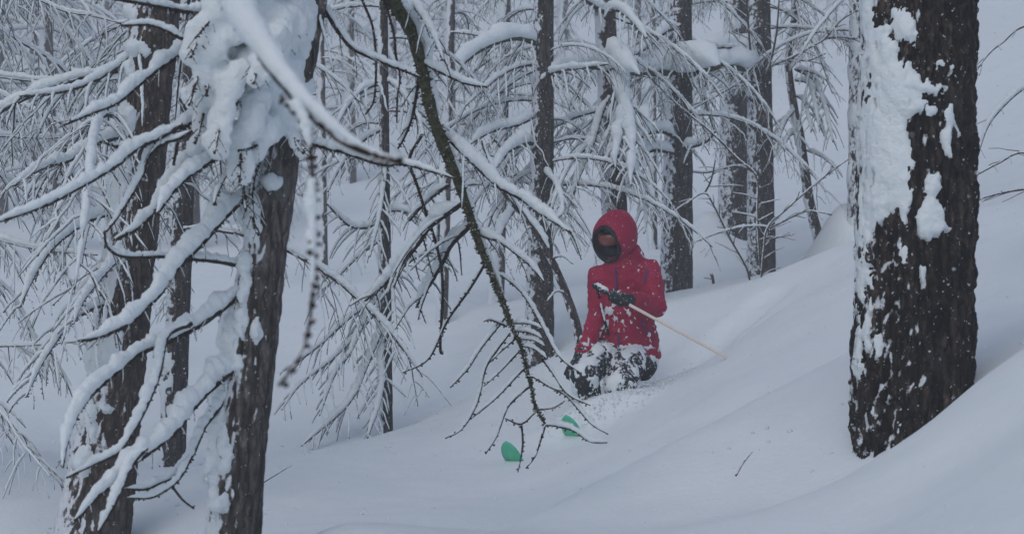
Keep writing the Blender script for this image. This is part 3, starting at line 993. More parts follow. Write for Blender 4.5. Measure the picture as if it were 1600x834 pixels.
# --- the big brown trunk behind it on the left
def left_trunk():
    d = 9.0
    base = P(146, 872, d); base[2] = gz(base[0], base[1])
    root = thing('larch_tree', base, 'big reddish-brown larch trunk behind the leaning snow-laden larch', 'tree')
    path = [base - [0.05, 0, .3]] + [P(u, v, d) for u, v in ((150, 800), (178, 600), (197, 450), (215, 300), (230, 150), (243, 0), (262, -250), (300, -800), (325, -1300))]
    rad = [PX(x, d) for x in (64, 55, 44, 40, 38, 37, 36, 33, 20, 5)]
    def blobs(V, N, nz):
        a = ((V[:, 0] - CAM[0]) / V[:, 1] * FPX + 800)
        h = 417 - (V[:, 2] - CAM[2]) / V[:, 1] * FPX
        a = a + 9 * fbm(V * 15, 3, 311, .65)
        h = h + 18 * fbm(V * 15 + 7, 3, 312, .65)
        m = np.full(len(V), -1.0)
        for eu, eh, ru, rh in ((215, 75, 22, 14), (198, 105, 16, 22), (200, 185, 14, 26), (165, 633, 16, 10), (140, 650, 12, 30), (130, 720, 14, 30), (165, 300, 30, 50), (175, 540, 20, 40), (205, 20, 14, 20), (150, 560, 18, 34), (190, 260, 14, 18), (180, 400, 16, 20)):
            m = np.maximum(m, 1 - np.sqrt(((a - eu) / ru) ** 2 + ((h - eh) / rh) ** 2))
        return np.where(N[:, 1] < 0.4, m * .6 + nz * 0.22, -1)
    p, r = make_trunk(root, path, rad, M_BARK_RED, 0.09, 90, 0.018, 23, 0.16, blobs=blobs, sthick=0.04, patch_scale=7)
    random.seed(5)
    for uv, d1, sn in (([(205, 210), (150, 225), (110, 250), (70, 262), (20, 290)], 8.2, 13), ([(235, 60), (190, 100), (140, 130), (90, 145), (30, 150)], 8.6, 10), ([(195, 470), (150, 480), (110, 505), (70, 560), (40, 620)], 8.2, 10),
                       ([(185, 330), (140, 345), (90, 380), (60, 420), (30, 480)], 8.4, 12), ([(225, 150), (180, 165), (120, 215), (70, 280), (40, 330)], 9.6, 10), ([(200, 390), (170, 420), (130, 470), (115, 505)], 8.0, 11)):
        branch(root, uv, d, d1, 4, 1.6, sn, (15, 80, 1.7, .9, 4.5), M_TWIG_FROST)
    for i in range(7):
        place_branch(root, p, r, 2.3 + i * .3, random.uniform(1.2, 5.0), random.randrange(6), random.uniform(.7, 1.1))
left_trunk()

# --- a larch standing just outside the picture, whose rimed limbs reach in from the left
def outside_larch():
    d = 10.0
    base = P(-190, 700, d); base[2] = gz(base[0], base[1])
    root = thing('larch_tree', base, 'larch whose pale rimed limbs reach across the brown trunk, hung with fine twigs', 'tree')
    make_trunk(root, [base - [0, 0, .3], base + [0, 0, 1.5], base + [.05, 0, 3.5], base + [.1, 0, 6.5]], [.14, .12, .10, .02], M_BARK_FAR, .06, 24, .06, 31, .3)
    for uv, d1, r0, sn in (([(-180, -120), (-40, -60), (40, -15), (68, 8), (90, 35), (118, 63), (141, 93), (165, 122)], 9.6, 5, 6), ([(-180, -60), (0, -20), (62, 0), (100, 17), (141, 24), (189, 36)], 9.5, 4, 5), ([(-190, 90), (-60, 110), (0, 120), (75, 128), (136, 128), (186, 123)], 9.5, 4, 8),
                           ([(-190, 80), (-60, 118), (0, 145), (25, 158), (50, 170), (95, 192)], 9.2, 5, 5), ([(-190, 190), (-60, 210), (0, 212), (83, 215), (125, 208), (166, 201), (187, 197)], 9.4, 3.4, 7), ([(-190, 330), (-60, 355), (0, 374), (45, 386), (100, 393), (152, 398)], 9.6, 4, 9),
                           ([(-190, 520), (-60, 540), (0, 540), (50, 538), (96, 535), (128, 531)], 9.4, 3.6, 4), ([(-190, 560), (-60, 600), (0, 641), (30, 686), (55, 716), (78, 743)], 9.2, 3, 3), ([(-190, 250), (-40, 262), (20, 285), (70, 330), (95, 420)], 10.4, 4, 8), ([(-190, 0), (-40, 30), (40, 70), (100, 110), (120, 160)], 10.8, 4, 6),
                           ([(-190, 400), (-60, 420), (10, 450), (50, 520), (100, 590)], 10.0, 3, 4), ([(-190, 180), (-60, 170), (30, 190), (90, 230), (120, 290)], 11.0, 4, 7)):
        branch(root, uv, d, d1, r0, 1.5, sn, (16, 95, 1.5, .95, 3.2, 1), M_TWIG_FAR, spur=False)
outside_larch()

# --- the trees behind
t4, p4, r4 = mid_tree('narrow frost-patched larch stem between the brown trunk and the leaning larch', (268, 735, 11.8), (292, 150), .095, 6.5, 12, seed=41, snow=.5, hmin=1.4, hmax=3.6, patch=9)
def thin_tree():
    d = 13.0
    root, p, r = mid_tree('thin young larch with sagging frosted boughs that touch the snow', (603, 668, d), (599, 0), .055, 6.0, 8, seed=43, snow=.55, hmin=2.0, hmax=3.6, sc=(.5, .8), nth=16, patch=10)
    for uv, d1, sn in (([(600, 420), (575, 470), (539, 503), (491, 546), (444, 578)], 12.5, 6), ([(601, 455), (578, 483), (550, 546), (523, 586), (499, 649)], 12.4, 7), ([(602, 500), (594, 522), (574, 570), (554, 617), (527, 649), (471, 696)], 12.3, 10), ([(602, 530), (596, 558), (598, 601), (590, 640), (574, 684)], 12.4, 9),
                       ([(600, 345), (570, 356), (543, 351), (510, 318)], 12.6, 8), ([(600, 240), (603, 265), (593, 341), (578, 401)], 12.5, 6), ([(601, 440), (625, 420), (655, 400), (680, 396), (700, 420)], 12.6, 7), ([(600, 330), (630, 330), (660, 345), (690, 380)], 12.6, 8), ([(600, 200), (560, 225), (530, 265), (512, 300)], 12.7, 7),
                       ([(600, 370), (560, 400), (530, 430), (500, 455)], 12.5, 5), ([(600, 130), (570, 140), (545, 165), (525, 200)], 12.6, 7), ([(600, 120), (630, 150), (655, 190), (665, 240)], 12.8, 7), ([(600, 400), (612, 440), (618, 500), (622, 560)], 12.5, 4), ([(601, 470), (560, 520), (520, 560), (470, 600), (440, 640)], 12.3, 5)):
        branch(root, uv, d, d1, 2.8, 1.3, sn, (9, 52, 1.3, .75, 3.2), M_TWIG_FROST, spur=False)
thin_tree()

def tree7():
    d = 14.0
    root, p, r = mid_tree('larch trunk with a mossy snow-capped limb and tangled twigs', (842, 575, d), (850, 0), .12, 7, 16, seed=47, snow=.22, hmin=1.2, hmax=3.4)
    for uv, d1, sn, r0, mm in (([(845, 72), (832, 66), (810, 60), (780, 66), (750, 80), (725, 100), (715, 118)], 13.4, 20, 5, M_MOSS), ([(845, 100), (810, 105), (780, 120), (745, 150), (728, 165)], 13.4, 6, 2.6, None), ([(838, 222), (815, 226), (795, 236), (782, 252), (772, 268)], 13.3, 13, 5, None),
                               ([(840, 180), (810, 195), (770, 205), (735, 225)], 13.5, 13, 3, None), ([(845, 120), (880, 110), (920, 105), (950, 100)], 13.6, 8, 3, None), ([(838, 300), (810, 320), (790, 350), (770, 390)], 13.5, 12, 3, None), ([(838, 320), (862, 335), (880, 350), (900, 375)], 13.5, 7, 2.6, None), ([(842, 260), (870, 290), (880, 330), (862, 345)], 13.5, 8, 2.6, None)):
        branch(root, uv, d, d1, r0, 1.4, sn, (10, 55, 1.3, .9, 2.6), mm or M_TWIG_FROST, spur=False)
tree7()

# a young stem leaning over beside it
def leaning_stem():
    d = 13.0
    b = P(907, 528, d); b[2] = gz(b[0], b[1])
    root = thing('larch_sapling', b, 'slender sapling leaning over beside the skier, snow along its upper side', 'sapling')
    path = [b - [-.05, 0, .25]] + [P(u, v, d) for u, v in ((905, 526), (885, 460), (861, 405), (841, 368), (818, 336), (795, 311), (770, 270), (752, 220))]
    make_trunk(root, path, [PX(x, d) for x in (8, 7.5, 6.5, 6, 5, 4.4, 4, 3, 1.5)], M_BARK_MID, .06, 12, .03, 9, None)
    gs = Geo()
    snow_on(gs, catmull(np.array(path[3:]), .02), .022, .026, .01, n=8)
    part('snow_load', gs, M_SNOW, root)
    for uv in ([(885, 460), (870, 455), (855, 470)], [(861, 405), (878, 400), (895, 412)], [(830, 352), (815, 370), (810, 395)]):
        branch(root, uv, d, d - .2, 1.6, 1, 2.5, None, M_TWIG_FROST, spur=False)
leaning_stem()

def tree8():
    d = 14.5
    root, p, r = mid_tree('reddish larch trunk directly behind the skier, draped with a hanging snow cone', (968, 560, d), (944, 0), .122, 7, 8, m=M_BARK_RED, seed=53, snow=-.1, hmin=1.4, hmax=3.4)
    B = lambda *a, **k: branch(root, *a, **k)
    B([(948, 108), (925, 105), (900, 106), (870, 116), (845, 125)], d, 13.9, 4, 2, 15, (12, 60, 1.3, .9, 3), M_TWIG_FROST, spur=False, ssc=.9)
    B([(946, 112), (962, 108), (980, 112), (1000, 118)], d - .1, 13.8, 5, 3, 20, None, M_MOSS, spur=False, sH=27, s_taper=.4, ssc=.95, lump=.45)
    B([(952, 118), (966, 130), (976, 160), (985, 200), (990, 240), (986, 290)], 14.3, 13.7, 3, 1.6, 15, (8, 62, 1.3, 1.0, 4.5), M_TWIG_FROST, spur=False, ssc=.85, lump=.6, cut=-.4)
    B([(950, 122), (972, 150), (975, 185), (966, 225), (962, 262)], 14.25, 13.8, 3, 1.6, 13, (9, 55, 1.3, 1.0, 4), M_TWIG_FROST, spur=False, ssc=.85, lump=.6, cut=-.4)
    B([(952, 150), (940, 180), (925, 230), (900, 290), (880, 350)], 14.3, 13.8, 3, 1.4, 8, (9, 60, 1.3, .8, 3), M_TWIG_FROST, spur=False)
    B([(958, 230), (985, 260), (1005, 300), (1010, 345), (1006, 365)], 14.3, 13.9, 3, 1.6, 7, (9, 42, 1.3, 1.0, 4), M_TWIG_FROST, spur=False)
    B([(950, 190), (915, 230), (885, 270), (860, 330)], 14.3, 13.6, 2.6, 1.4, 7, (9, 60, 1.3, .8, 3), M_TWIG_FROST, spur=False)
    B([(946, 20), (925, 8), (900, -10)], 14.4, 14.2, 4, 2, 14, (9, 60, 1.3, .9, 3), M_TWIG_FROST, spur=False)
    B([(946, 30), (960, 15), (985, 30), (1010, 60)], 14.3, 13.9, 4, 2, 12, (9, 60, 1.3, .9, 3), M_TWIG_FROST, spur=False)
tree8()

def tree9():
    d = 15.5
    root, p, r = mid_tree('straight dark larch trunk under a broad ledge of snow on its limb', (1057, 452, d), (1062, 0), .150, 8, 7, seed=59, snow=.0, hmin=1.5, hmax=3.4)
    B = lambda *a, **k: branch(root, *a, **k)
    B([(1060, 112), (1035, 114), (1005, 116), (975, 112), (950, 118)], d - .15, 14.8, 6, 3, 19, (12, 60, 1.4, .9, 3), M_MOSS, spur=False, lump=.5, ssc=.95)
    B([(1060, 116), (1080, 116), (1100, 110), (1125, 104)], d - .15, 14.9, 6, 4, 22, (12, 50, 1.4, .9, 3), M_MOSS, spur=False, lump=.5, ssc=.95)
    B([(1056, 215), (1030, 205), (1000, 215), (985, 240)], d - .1, 14.9, 3.4, 2, 13, (10, 50, 1.3, .9, 3), M_TWIG_FROST, spur=False)
    B([(1056, 240), (1020, 235), (1000, 250), (990, 300)], d - .1, 14.9, 3.4, 2, 11, (10, 50, 1.3, .9, 3), M_TWIG_FROST, spur=False)
    B([(1066, 230), (1085, 228), (1105, 220), (1118, 205)], d - .1, 15.0, 3.4, 2, 9, (12, 40, 1.3, .9, 2.5), M_TWIG_FROST, spur=False)
    B([(1062, 40), (1040, 50), (1010, 75), (985, 90)], d - .1, 14.8, 4, 2, 10, (10, 60, 1.3, .9, 3), M_TWIG_FROST, spur=False)
tree9()

def tree10():
    r10, p, r = mid_tree('snow-plastered larch trunk of the close pair, banked with snow at its foot', (1150, 392, 18.8), (1155, 0), .205, 9, 9, seed=61, snow=.45, hmin=2.3, hmax=4.2, patch=6)
    branch(r10, [(1152, 105), (1135, 100), (1115, 104), (1092, 110)], 18.6, 17.8, 6, 4, 22, (12, 50, 1.4, .9, 3), M_MOSS, spur=False, lump=.5, ssc=.95)
    r11, p, r = mid_tree('darker larch trunk of the close pair, bare bark towards the open slope', (1190, 440, 16.5), (1186, 0), .145, 8, 8, seed=67, snow=.12, hmin=2.0, hmax=3.6)
    for uv in ([(1192, 118), (1203, 105), (1236, 91), (1265, 75), (1289, 61), (1314, 33), (1340, 16)], [(1289, 61), (1310, 58), (1340, 61)], [(1195, 125), (1206, 90), (1214, 47), (1218, -10)], [(1180, 130), (1160, 128), (1120, 150), (1075, 175)], [(1176, 120), (1171, 60), (1166, 0), (1160, -60)], [(1180, 268), (1150, 260), (1100, 270), (1050, 262)], [(1236, 91), (1262, 95), (1290, 84)]):
        branch(r11, uv, 16.3, 15.7, 2.0, .9, 2.2, (15, 48, 1.2, .1, 1.6), M_SHRUB, spur=False, knob=.1)
    branch(r11, [(1184, 104), (1165, 108), (1140, 104), (1118, 98)], 16.4, 15.9, 5, 3, 20, (12, 45, 1.3, .9, 3), M_MOSS, spur=False, lump=.5, ssc=.95)
tree10()

def tree12():
    d = 16.8
    root, p, r = mid_tree('thin crooked larch with a tuft of drooping snowy twigs', (1287, 400, d), None, .050, 5.0, 0, seed=71, snow=.5, nth=14, patch=9,
        curve=[(1287, 398), (1268, 330), (1258, 270), (1250, 210), (1241, 170), (1232, 100), (1240, 40), (1243, 0), (1240, -80), (1236, -200)])
    for uv, sn in (([(1243, 0), (1254, 55), (1252, 95)], 3), ([(1243, 108), (1262, 118), (1275, 130), (1290, 170), (1302, 222)], 7), ([(1243, 125), (1262, 130), (1272, 155), (1280, 198)], 7), ([(1246, 150), (1258, 160), (1264, 185), (1268, 205)], 6), ([(1245, 168), (1228, 190), (1216, 222), (1211, 242)], 6), ([(1249, 205), (1234, 212), (1224, 232)], 6), ([(1262, 235), (1285, 245), (1305, 262)], 4), ([(1243, 108), (1266, 112), (1292, 125)], 5)):
        branch(root, uv, d, d - .4, 2.6, 1.3, sn, (9, 40, 1.3, 1.0, 2.5), M_TWIG_FROST, spur=False)
tree12()
t14, p14, r14 = mid_tree('snow-coated trunk standing half hidden behind the thick dark trunk', (1350, 372, 16.2), (1347, 0), .15, 8, 6, seed=73, snow=.55, hmin=1.8, hmax=3.6, az=(2.0, 4.3), patch=7)
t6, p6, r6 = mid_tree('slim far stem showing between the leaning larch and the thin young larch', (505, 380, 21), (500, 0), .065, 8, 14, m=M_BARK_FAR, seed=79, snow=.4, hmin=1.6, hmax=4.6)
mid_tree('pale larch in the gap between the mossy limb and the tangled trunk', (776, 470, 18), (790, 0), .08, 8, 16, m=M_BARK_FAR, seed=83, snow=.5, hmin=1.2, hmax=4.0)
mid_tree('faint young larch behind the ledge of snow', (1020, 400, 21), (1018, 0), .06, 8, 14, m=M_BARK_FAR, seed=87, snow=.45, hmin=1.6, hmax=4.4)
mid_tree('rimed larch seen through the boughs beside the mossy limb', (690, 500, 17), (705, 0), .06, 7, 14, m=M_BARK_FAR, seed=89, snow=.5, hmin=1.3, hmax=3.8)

# --- bare shrubs
def shrub(label, base_uvd, twigs, r0=1.7, tw=(13, 46, 1.1, .1, 1.6), name='bare_shrub', d1=None):
    u, v, d = base_uvd
    b = P(u, v, d); b[2] = gz(b[0], b[1])
    root = thing(name, b, label, 'shrub')
    for uv, sn in twigs:
        branch(root, uv, d, d1 or d - .25, r0, 0.9, sn, tw, M_SHRUB, spur=False, knob=.1)
    return root
shrub('bare shrub with thin arching twigs growing before the close pair of trunks', (1188, 446, 14.3), [
    ([(1186, 460), (1190, 430), (1194, 390), (1200, 355), (1228, 328), (1257, 302), (1290, 275), (1328, 247)], 1.6), ([(1196, 380), (1200, 358), (1170, 354), (1126, 363), (1081, 380)], 3.0),
    ([(1174, 455), (1167, 420), (1140, 371), (1114, 319), (1101, 302), (1076, 315), (1025, 350)], 1.6), ([(1101, 302), (1111, 282), (1118, 250)], 1.2), ([(1190, 440), (1186, 380), (1184, 330), (1182, 277), (1151, 247), (1111, 207), (1061, 166), (1010, 116)], 1.8),
    ([(1200, 358), (1226, 345), (1260, 330), (1300, 335)], 1.4), ([(1192, 380), (1210, 372), (1240, 366)], 1.0)])
b_ = shrub('arching shrub growing behind the thick dark trunk, one stem loaded with snow', (1700, 320, 9.6), [
    ([(1700, 360), (1680, 200), (1640, 60), (1600, 42), (1567, 67), (1546, 84), (1520, 118)], 2), ([(1690, 340), (1650, 270), (1600, 239), (1559, 256), (1515, 280)], 1.2), ([(1700, 350), (1650, 300), (1600, 296), (1538, 309), (1515, 323)], 0.8),
    ([(1710, 340), (1680, 160), (1640, 120), (1600, 139), (1567, 168), (1542, 202), (1525, 255)], 9)], r0=3.0, tw=(18, 70, 1.1, .1, 1.4), name='arching_shrub')
def stub(label, u, v, d, top, lean):
    b = P(u, v, d); b[2] = gz(b[0], b[1])
    root = thing('dead_twig', b, label, 'twig')
    g = Geo()
    tube(g, catmull(np.array([b - [0, 0, .1], b + [lean * .5, 0, top * .5], b + [lean, 0, top]]), .03), np.linspace(.016, .006, max(4, int((top + .1) / .03) + 1))[0] * .8, 6)
    tube(g, catmull(np.array([b + [lean * .5, 0, top * .5], b + [lean * .5 - .05, -.02, top * .55], b + [lean * .5 - .08, -.02, top * .62]]), .02), .005, 5)
    part('stem', g, M_SHRUB, root)
stub('short broken twig poking from the snow between two trunks', 1117, 422, 15.2, .10, -.035)
def loose_twig(label, uvd):
    pw = px_path(uvd)
    root = thing('dead_twig', pw[0], label, 'twig')
    g = Geo(); q = catmull(pw, .02)
    tube(g, q, np.linspace(.005, .002, len(q)), 5)
    part('stem', g, M_SHRUB, root)
loose_twig('fine bare twig leaning on the snow beside the leaning larch', [(405, 757, 9.3), (430, 742, 9.25), (455, 727, 9.2)])
loose_twig('little stalk lying on the open snow below the skier track', [(1150, 742, 6.55), (1160, 725, 6.7), (1175, 706, 6.85)])

# ------------------------------------------------------------------ the misty forest on the far slope
def far_proto(seed, H, nb, spread):
    random.seed(seed)
    lean = random.uniform(-.25, .25)
    p = catmull(np.array([[0, 0, -.6], [0, 0, 0], [lean * .4, 0, H * .4], [lean, .1, H]]), .3)
    s = np.linspace(0, 1, len(p))
    gt = Geo(); tube(gt, p, .15 * (1 - .9 * s) + .012, 12)
    gw, gs = Geo(), Geo()
    for i in range(nb):
        h = 0.9 + (H - 1.2) * ((i + random.random()) / nb) ** 1.15
        k = int(np.searchsorted(p[:, 2], h))
        o = p[min(k, len(p) - 1)]
        az = random.uniform(0, 2 * math.pi)
        L = spread * (1.1 - .75 * h / H) * random.uniform(.6, 1.2)
        x = np.linspace(0, 1, 8)
        dr = random.uniform(.35, .75)
        ri = random.uniform(-.1, .25)
        q = o + np.stack([np.cos(az) * x * L, np.sin(az) * x * L, L * (ri * x - dr * x ** 2)], 1)
        tube(gw, q, np.linspace(.018, .005, 8), 4)
        snow_on(gs, q, .028, .034, .01, n=6, cut=-.35, step=.07)
        grow_twigs(gw, None, q, .12, .55, .0065, .8, 0, None, .1, n=3)
        for j in range(2):
            pass
    return gt.mesh('trunk'), gw.mesh('crown'), gs.mesh('snow_load')
FAR = [far_proto(900 + i, H, nb, sp) for i, (H, nb, sp) in enumerate([(9.5, 62, 2.0), (8.0, 56, 1.8), (11, 66, 2.2), (6.5, 50, 1.7)])]
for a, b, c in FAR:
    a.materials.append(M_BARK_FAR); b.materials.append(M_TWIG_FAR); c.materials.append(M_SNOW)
FLAB = ['tall slender larch fading into the mist on the far slope', 'rimed larch of middling height fading into the mist on the far slope', 'tallest wide-branched larch fading into the mist on the far slope', 'short bushy larch fading into the mist on the far slope']
def far_tree(u, d, k, sc):
    x = (u - 800) / FPX * d
    z = gz(x, d)
    root = thing('larch_tree', (x, d, z - .1), FLAB[k], 'tree', 'misty larches on the far slope')
    root.rotation_euler = (0, 0, random.uniform(0, 6.28))
    root.scale = (sc, sc, sc)
    a, b, c = FAR[k]
    link('trunk', a, None, root)
    cr = link('crown', b, None, root)
    link('snow_load', c, None, cr)
random.seed(17)
SPOT = [(80, 27, 0, 1.0), (50, 38, 2, 1.0), (110, 44, 1, 1.1), (380, 28, 0, .9), (0, 34, 0, 1.1), (-120, 33, 1, 1.1), (250, 42, 2, 1.1), (160, 52, 0, 1.2), (60, 56, 2, 1.1),
        (440, 40, 2, 1.0), (545, 33, 1, 1.0), (610, 44, 2, 1.1), (700, 36, 1, 1.1), (880, 42, 2, 1.0), (990, 37, 0, 1.1), (850, 58, 1, 1.3), (1010, 54, 2, 1.1), (340, 56, 2, 1.2), (1298, 44, 0, 1.0), (-40, 48, 2, 1.1), (220, 60, 1, 1.3),
        (300, 26, 3, 1.0), (430, 62, 2, 1.2), (100, 66, 0, 1.3), (10, 64, 1, 1.3), (700, 66, 2, 1.3)]
for u, d, k, sc in SPOT:
    far_tree(u, d, k, sc)

# ------------------------------------------------------------------ the skier
SD = 11.4
def S(u, v, dy=0.0):
    return P(u, v, SD + dy)

def chain(geo, pts_, rads, n=14):
    pts_ = [np.asarray(p, float) for p in pts_]
    for a, b, ra, rb in zip(pts_[:-1], pts_[1:], rads[:-1], rads[1:]):
        x = np.linspace(0, 1, 8)[:, None]
        tube(geo, a + (b - a) * x, np.linspace(ra, rb, 8), n)
    for p, r in zip(pts_, rads):
        ell(geo, p, (r, r, r), None, n, 9)

def loft(geo, rows, n=24):
    V = []
    th = np.linspace(0, 2 * math.pi, n, endpoint=False)
    for c, a, b in rows:
        V.append(np.asarray(c) + np.stack([np.cos(th) * a, np.sin(th) * b, 0 * th], 1))
    V = np.vstack(V)
    k = len(V)
    Q = grid_quads(len(rows), n)
    V = np.vstack([V, rows[0][0], rows[-1][0]])
    ci = np.arange(n)
    T = np.vstack([np.stack([np.full(n, k), (ci + 1) % n, ci], 1), np.stack([np.full(n, k + 1), (len(rows) - 1) * n + ci, (len(rows) - 1) * n + (ci + 1) % n], 1)])
    geo.add(V, Q, T)

def proj(V):
    W_ = V - CAM
    return W_[:, 0] / W_[:, 1] * FPX + 800, 417 - W_[:, 2] / W_[:, 1] * FPX

def surf(V, u, v, push=0.0):
    a, b = proj(V)
    dd = np.hypot(a - u, b - v)
    k = np.where(dd < max(7, dd.min() + 1))[0]
    d = V[k, 1].min() - push
    return P(u, v, d)

def m_cloth(name, c0, c1, rough=0.75, snow=0.0, sc=18):
    k = NT(name)
    co = k.coord()
    f = k.noise(co, 7, 4)
    c = k.mix(k.ramp(f, [(.35, 0.0), (.65, 1.0)]), c0, c1)
    fine = k.noise(co, 180, 2)
    if snow:
        fn = k.math('ADD', k.noise(co, sc, 5, .7), k.math('MULTIPLY', k.facing((0, -.4, .9)), .10))
        c = k.mix(k.ramp(fn, [(.80 - snow, 0.0), (.86 - snow, 1.0)]), c, (.72, .755, .80))
    k.bump(k.math('ADD', k.math('MULTIPLY', k.noise(co, 26, 4), 1.0), k.math('MULTIPLY', fine, .15)), .5, .01)
    return k.fin(c, rough, .25)
M_RED = m_cloth('red_shell_fabric', (.27, .007, .041), (.34, .011, .057), .7, .095, 55)
M_BLACK = m_cloth('black_snowy_fabric', (.012, .013, .016), (.022, .023, .027), .8, .20, 40)
M_DARK = m_cloth('black_fabric', (.010, .011, .012), (.02, .021, .022), .8, .10, 40)
M_BLUE = m_cloth('blue_zip', (.035, .045, .17), (.045, .06, .22), .6)
M_GLOVE = m_cloth('black_glove', (.008, .011, .013), (.014, .02, .022), .6, .16, 45)
M_SKIN = m_cloth('skin', (.38, .20, .15), (.45, .24, .18), .55)
kk = NT('goggle_lens'); M_LENS = kk.fin((.17, .030, .022), .12, .8)
kk = NT('wooden_shaft'); M_POLE = kk.fin(kk.mix(kk.ramp(kk.noise(kk.coord(), 60, 3), [(.3, 0.0), (.7, 1.0)]), (.66, .56, .49), (.74, .66, .59)), .5, .4)
kk = NT('green_ski_base'); M_SKI = kk.fin(kk.mix(kk.ramp(kk.noise(kk.coord(), 25, 4), [(.4, 0.0), (.7, 1.0)]), (.08, .50, .29), (.11, .58, .36)), .4, .4)

def raw(name, V, Q, m, root, parent=None):
    g = Geo(); g.add(V, Q)
    return part(name, g, m, root, parent)

def skier():
    gb = SK.copy()
    # body: one continuous figure under the clothes
    g = Geo()
    hipL, hipR = S(953, 550, .05), S(992, 550, .06)
    kneeL, kneeR = S(912, 586, -.33), S(968, 603, -.30)
    ankL, ankR = S(928, 672, -.12), S(985, 672, -.02)
    shL, shR = S(936, 430, .03), S(1014, 424, .03)
    elL, elR = S(934, 497, -.02), S(1024, 478, -.10)
    wrL, wrR = S(909, 555, -.20), S(988, 470, -.33)
    fdir = unit(np.array([-.56, -.76, -.36]))
    hc = S(962, 369, -.01)
    loft(g, [(S(976, 552, .08), .15, .11), (S(976, 520, .07), .15, .11), (S(976, 470, .05), .17, .115), (S(976, 432, .03), .17, .11), (S(970, 408, .01), .07, .07), (S(965, 392, 0), .055, .06)])
    chain(g, [hipL, kneeL, ankL], [.085, .06, .045]); chain(g, [hipR, kneeR, ankR], [.085, .06, .045])
    chain(g, [shL, elL, wrL], [.055, .045, .032]); chain(g, [shR, elR, wrR], [.055, .045, .032])
    up = unit(np.array([0, 0, 1.0]) - fdir * fdir[2]); rt = np.cross(fdir, up)
    Rm = np.stack([rt, fdir, up], 1)
    ell(g, hc, (.075, .095, .112), Rm, 20, 14)
    ell(g, hc + fdir * .03 - up * .05, (.055, .06, .06), Rm)
    ell(g, hc + fdir * .098 - up * .018, (.014, .020, .024), Rm)          # nose
    ell(g, hc + fdir * .082 - up * .062, (.026, .014, .012), Rm)          # mouth
    for s in (-1, 1):
        ell(g, hc + rt * .075 * s, (.012, .022, .032), Rm)                # ears
    ell(g, wrL + np.array([-.02, -.02, -.04]), (.035, .03, .045)); ell(g, wrR + np.array([-.05, -.02, .01]), (.045, .03, .035))
    V, Q = remesh(g, .010, 4)
    g = Geo(); g.add(V, Q)
    body = link('person', g.mesh('person', gb), M_SKIN, None, gb)
    tag(body, 'person skiing in a red hooded jacket and snow-crusted black trousers, crouched in deep powder', 'person')
    # trousers
    g = Geo()
    ell(g, S(977, 552, .07), (.215, .16, .12))
    ell(g, S(1002, 568, .06), (.11, .15, .12))
    chain(g, [hipL, (hipL + kneeL) / 2 + [0, 0, .02], kneeL, (kneeL + ankL) / 2, ankL], [.110, .106, .092, .090, .085])
    chain(g, [hipR, (hipR + kneeR) / 2 + [0, 0, .02], kneeR, (kneeR + ankR) / 2, ankR], [.118, .114, .100, .098, .09])
    V, Q = remesh(g, .013, 5)
    N = vnormals(V, Q)
    V = V + N * (.012 * fbm(V * np.array([9, 9, 16]), 3, 61))[:, None]
    tro = raw('trousers', V, Q, M_BLACK, body)
    N = vnormals(V, Q)
    u, v = proj(V)
    nz = fbm(V * np.array([20, 9, 15]), 4, 71, .62)
    m = nz * 1.5 + N[:, 2] * .15 + .30 * smooth(580, 625, v) - .17 + .45 * np.exp(-((v - 546) / 6) ** 2)
    gs = Geo()
    if crust(gs, V, Q, N, m * 1.6, .012): part('snow_crust', gs, M_SNOW, body, tro)['kind'] = 'stuff'
    # jacket
    g = Geo()
    loft(g, [(S(981, 560, .08), .222, .175), (S(980, 552, .08), .230, .18), (S(978, 535, .08), .226, .178), (S(977, 500, .07), .20, .155), (S(978, 465, .05), .195, .145), (S(978, 438, .03), .182, .135), (S(976, 420, .02), .165, .13), (S(972, 408, .02), .12, .11), (S(968, 398, .02), .09, .095), (S(966, 390, .02), .07, .08)])
    chain(g, [shL, elL, wrL + [0, 0, .01]], [.076, .066, .054])
    chain(g, [shR, elR, wrR], [.086, .078, .058])
    ell(g, S(976, 400, .06), (.13, .11, .10))
    V, Q = remesh(g, .011, 6)
    N = vnormals(V, Q)
    fold = fbm(V * np.array([7, 7, 13]) + 3, 3, 81)
    V = V + N * (.011 * (np.exp(-(fold / .22) ** 2) - .5) + .005 * fbm(V * 28, 2, 83))[:, None]
    jac = raw('jacket', V, Q, M_RED, body)
    N = vnormals(V, Q)
    u, v = proj(V)
    nz = fbm(V * np.array([38, 20, 30]), 3, 91, .65)
    ch = np.exp(-((u - 964) / 25) ** 2 - ((v - 492) / 24) ** 2) * .85
    ch = np.maximum(ch, np.exp(-((u - 945) / 7) ** 2 - ((v - 490) / 34) ** 2) * .8)
    ch = np.maximum(ch, np.exp(-((v - 541 - (u - 980) * .04) / 5) ** 2) * .75)
    ch = np.maximum(ch, np.exp(-((u - 912) / 16) ** 2 - ((v - 545) / 22) ** 2) * .6)
    ch = np.maximum(ch, np.exp(-((u - 1005) / 16) ** 2 - ((v - 512) / 9) ** 2) * .5)
    m = np.where(N[:, 1] < .2, ch + nz * 1.5 - .62, -1)
    gs = Geo()
    if crust(gs, V, Q, N, m * 2.0, .010): part('snow_crust', gs, M_SNOW, body, jac)['kind'] = 'stuff'
    def zipper(name, pp, r):
        q = catmull(np.array([surf(V, a, b, .002) for a, b in pp]), .01)
        gz_ = Geo(); tube(gz_, q, r, 6); part(name, gz_, M_BLUE, body, jac)
    zipper('zip', [(962, 416), (962, 428), (963, 440), (964, 452)], .005)
    zipper('zip', [(966, 522), (967, 532), (967, 542)], .005)
    zipper('pocket_zip', [(1012, 420), (1009, 430), (1007, 442)], .005)
    zipper('pocket_zip', [(1002, 500), (1007, 512), (1012, 522)], .0045)
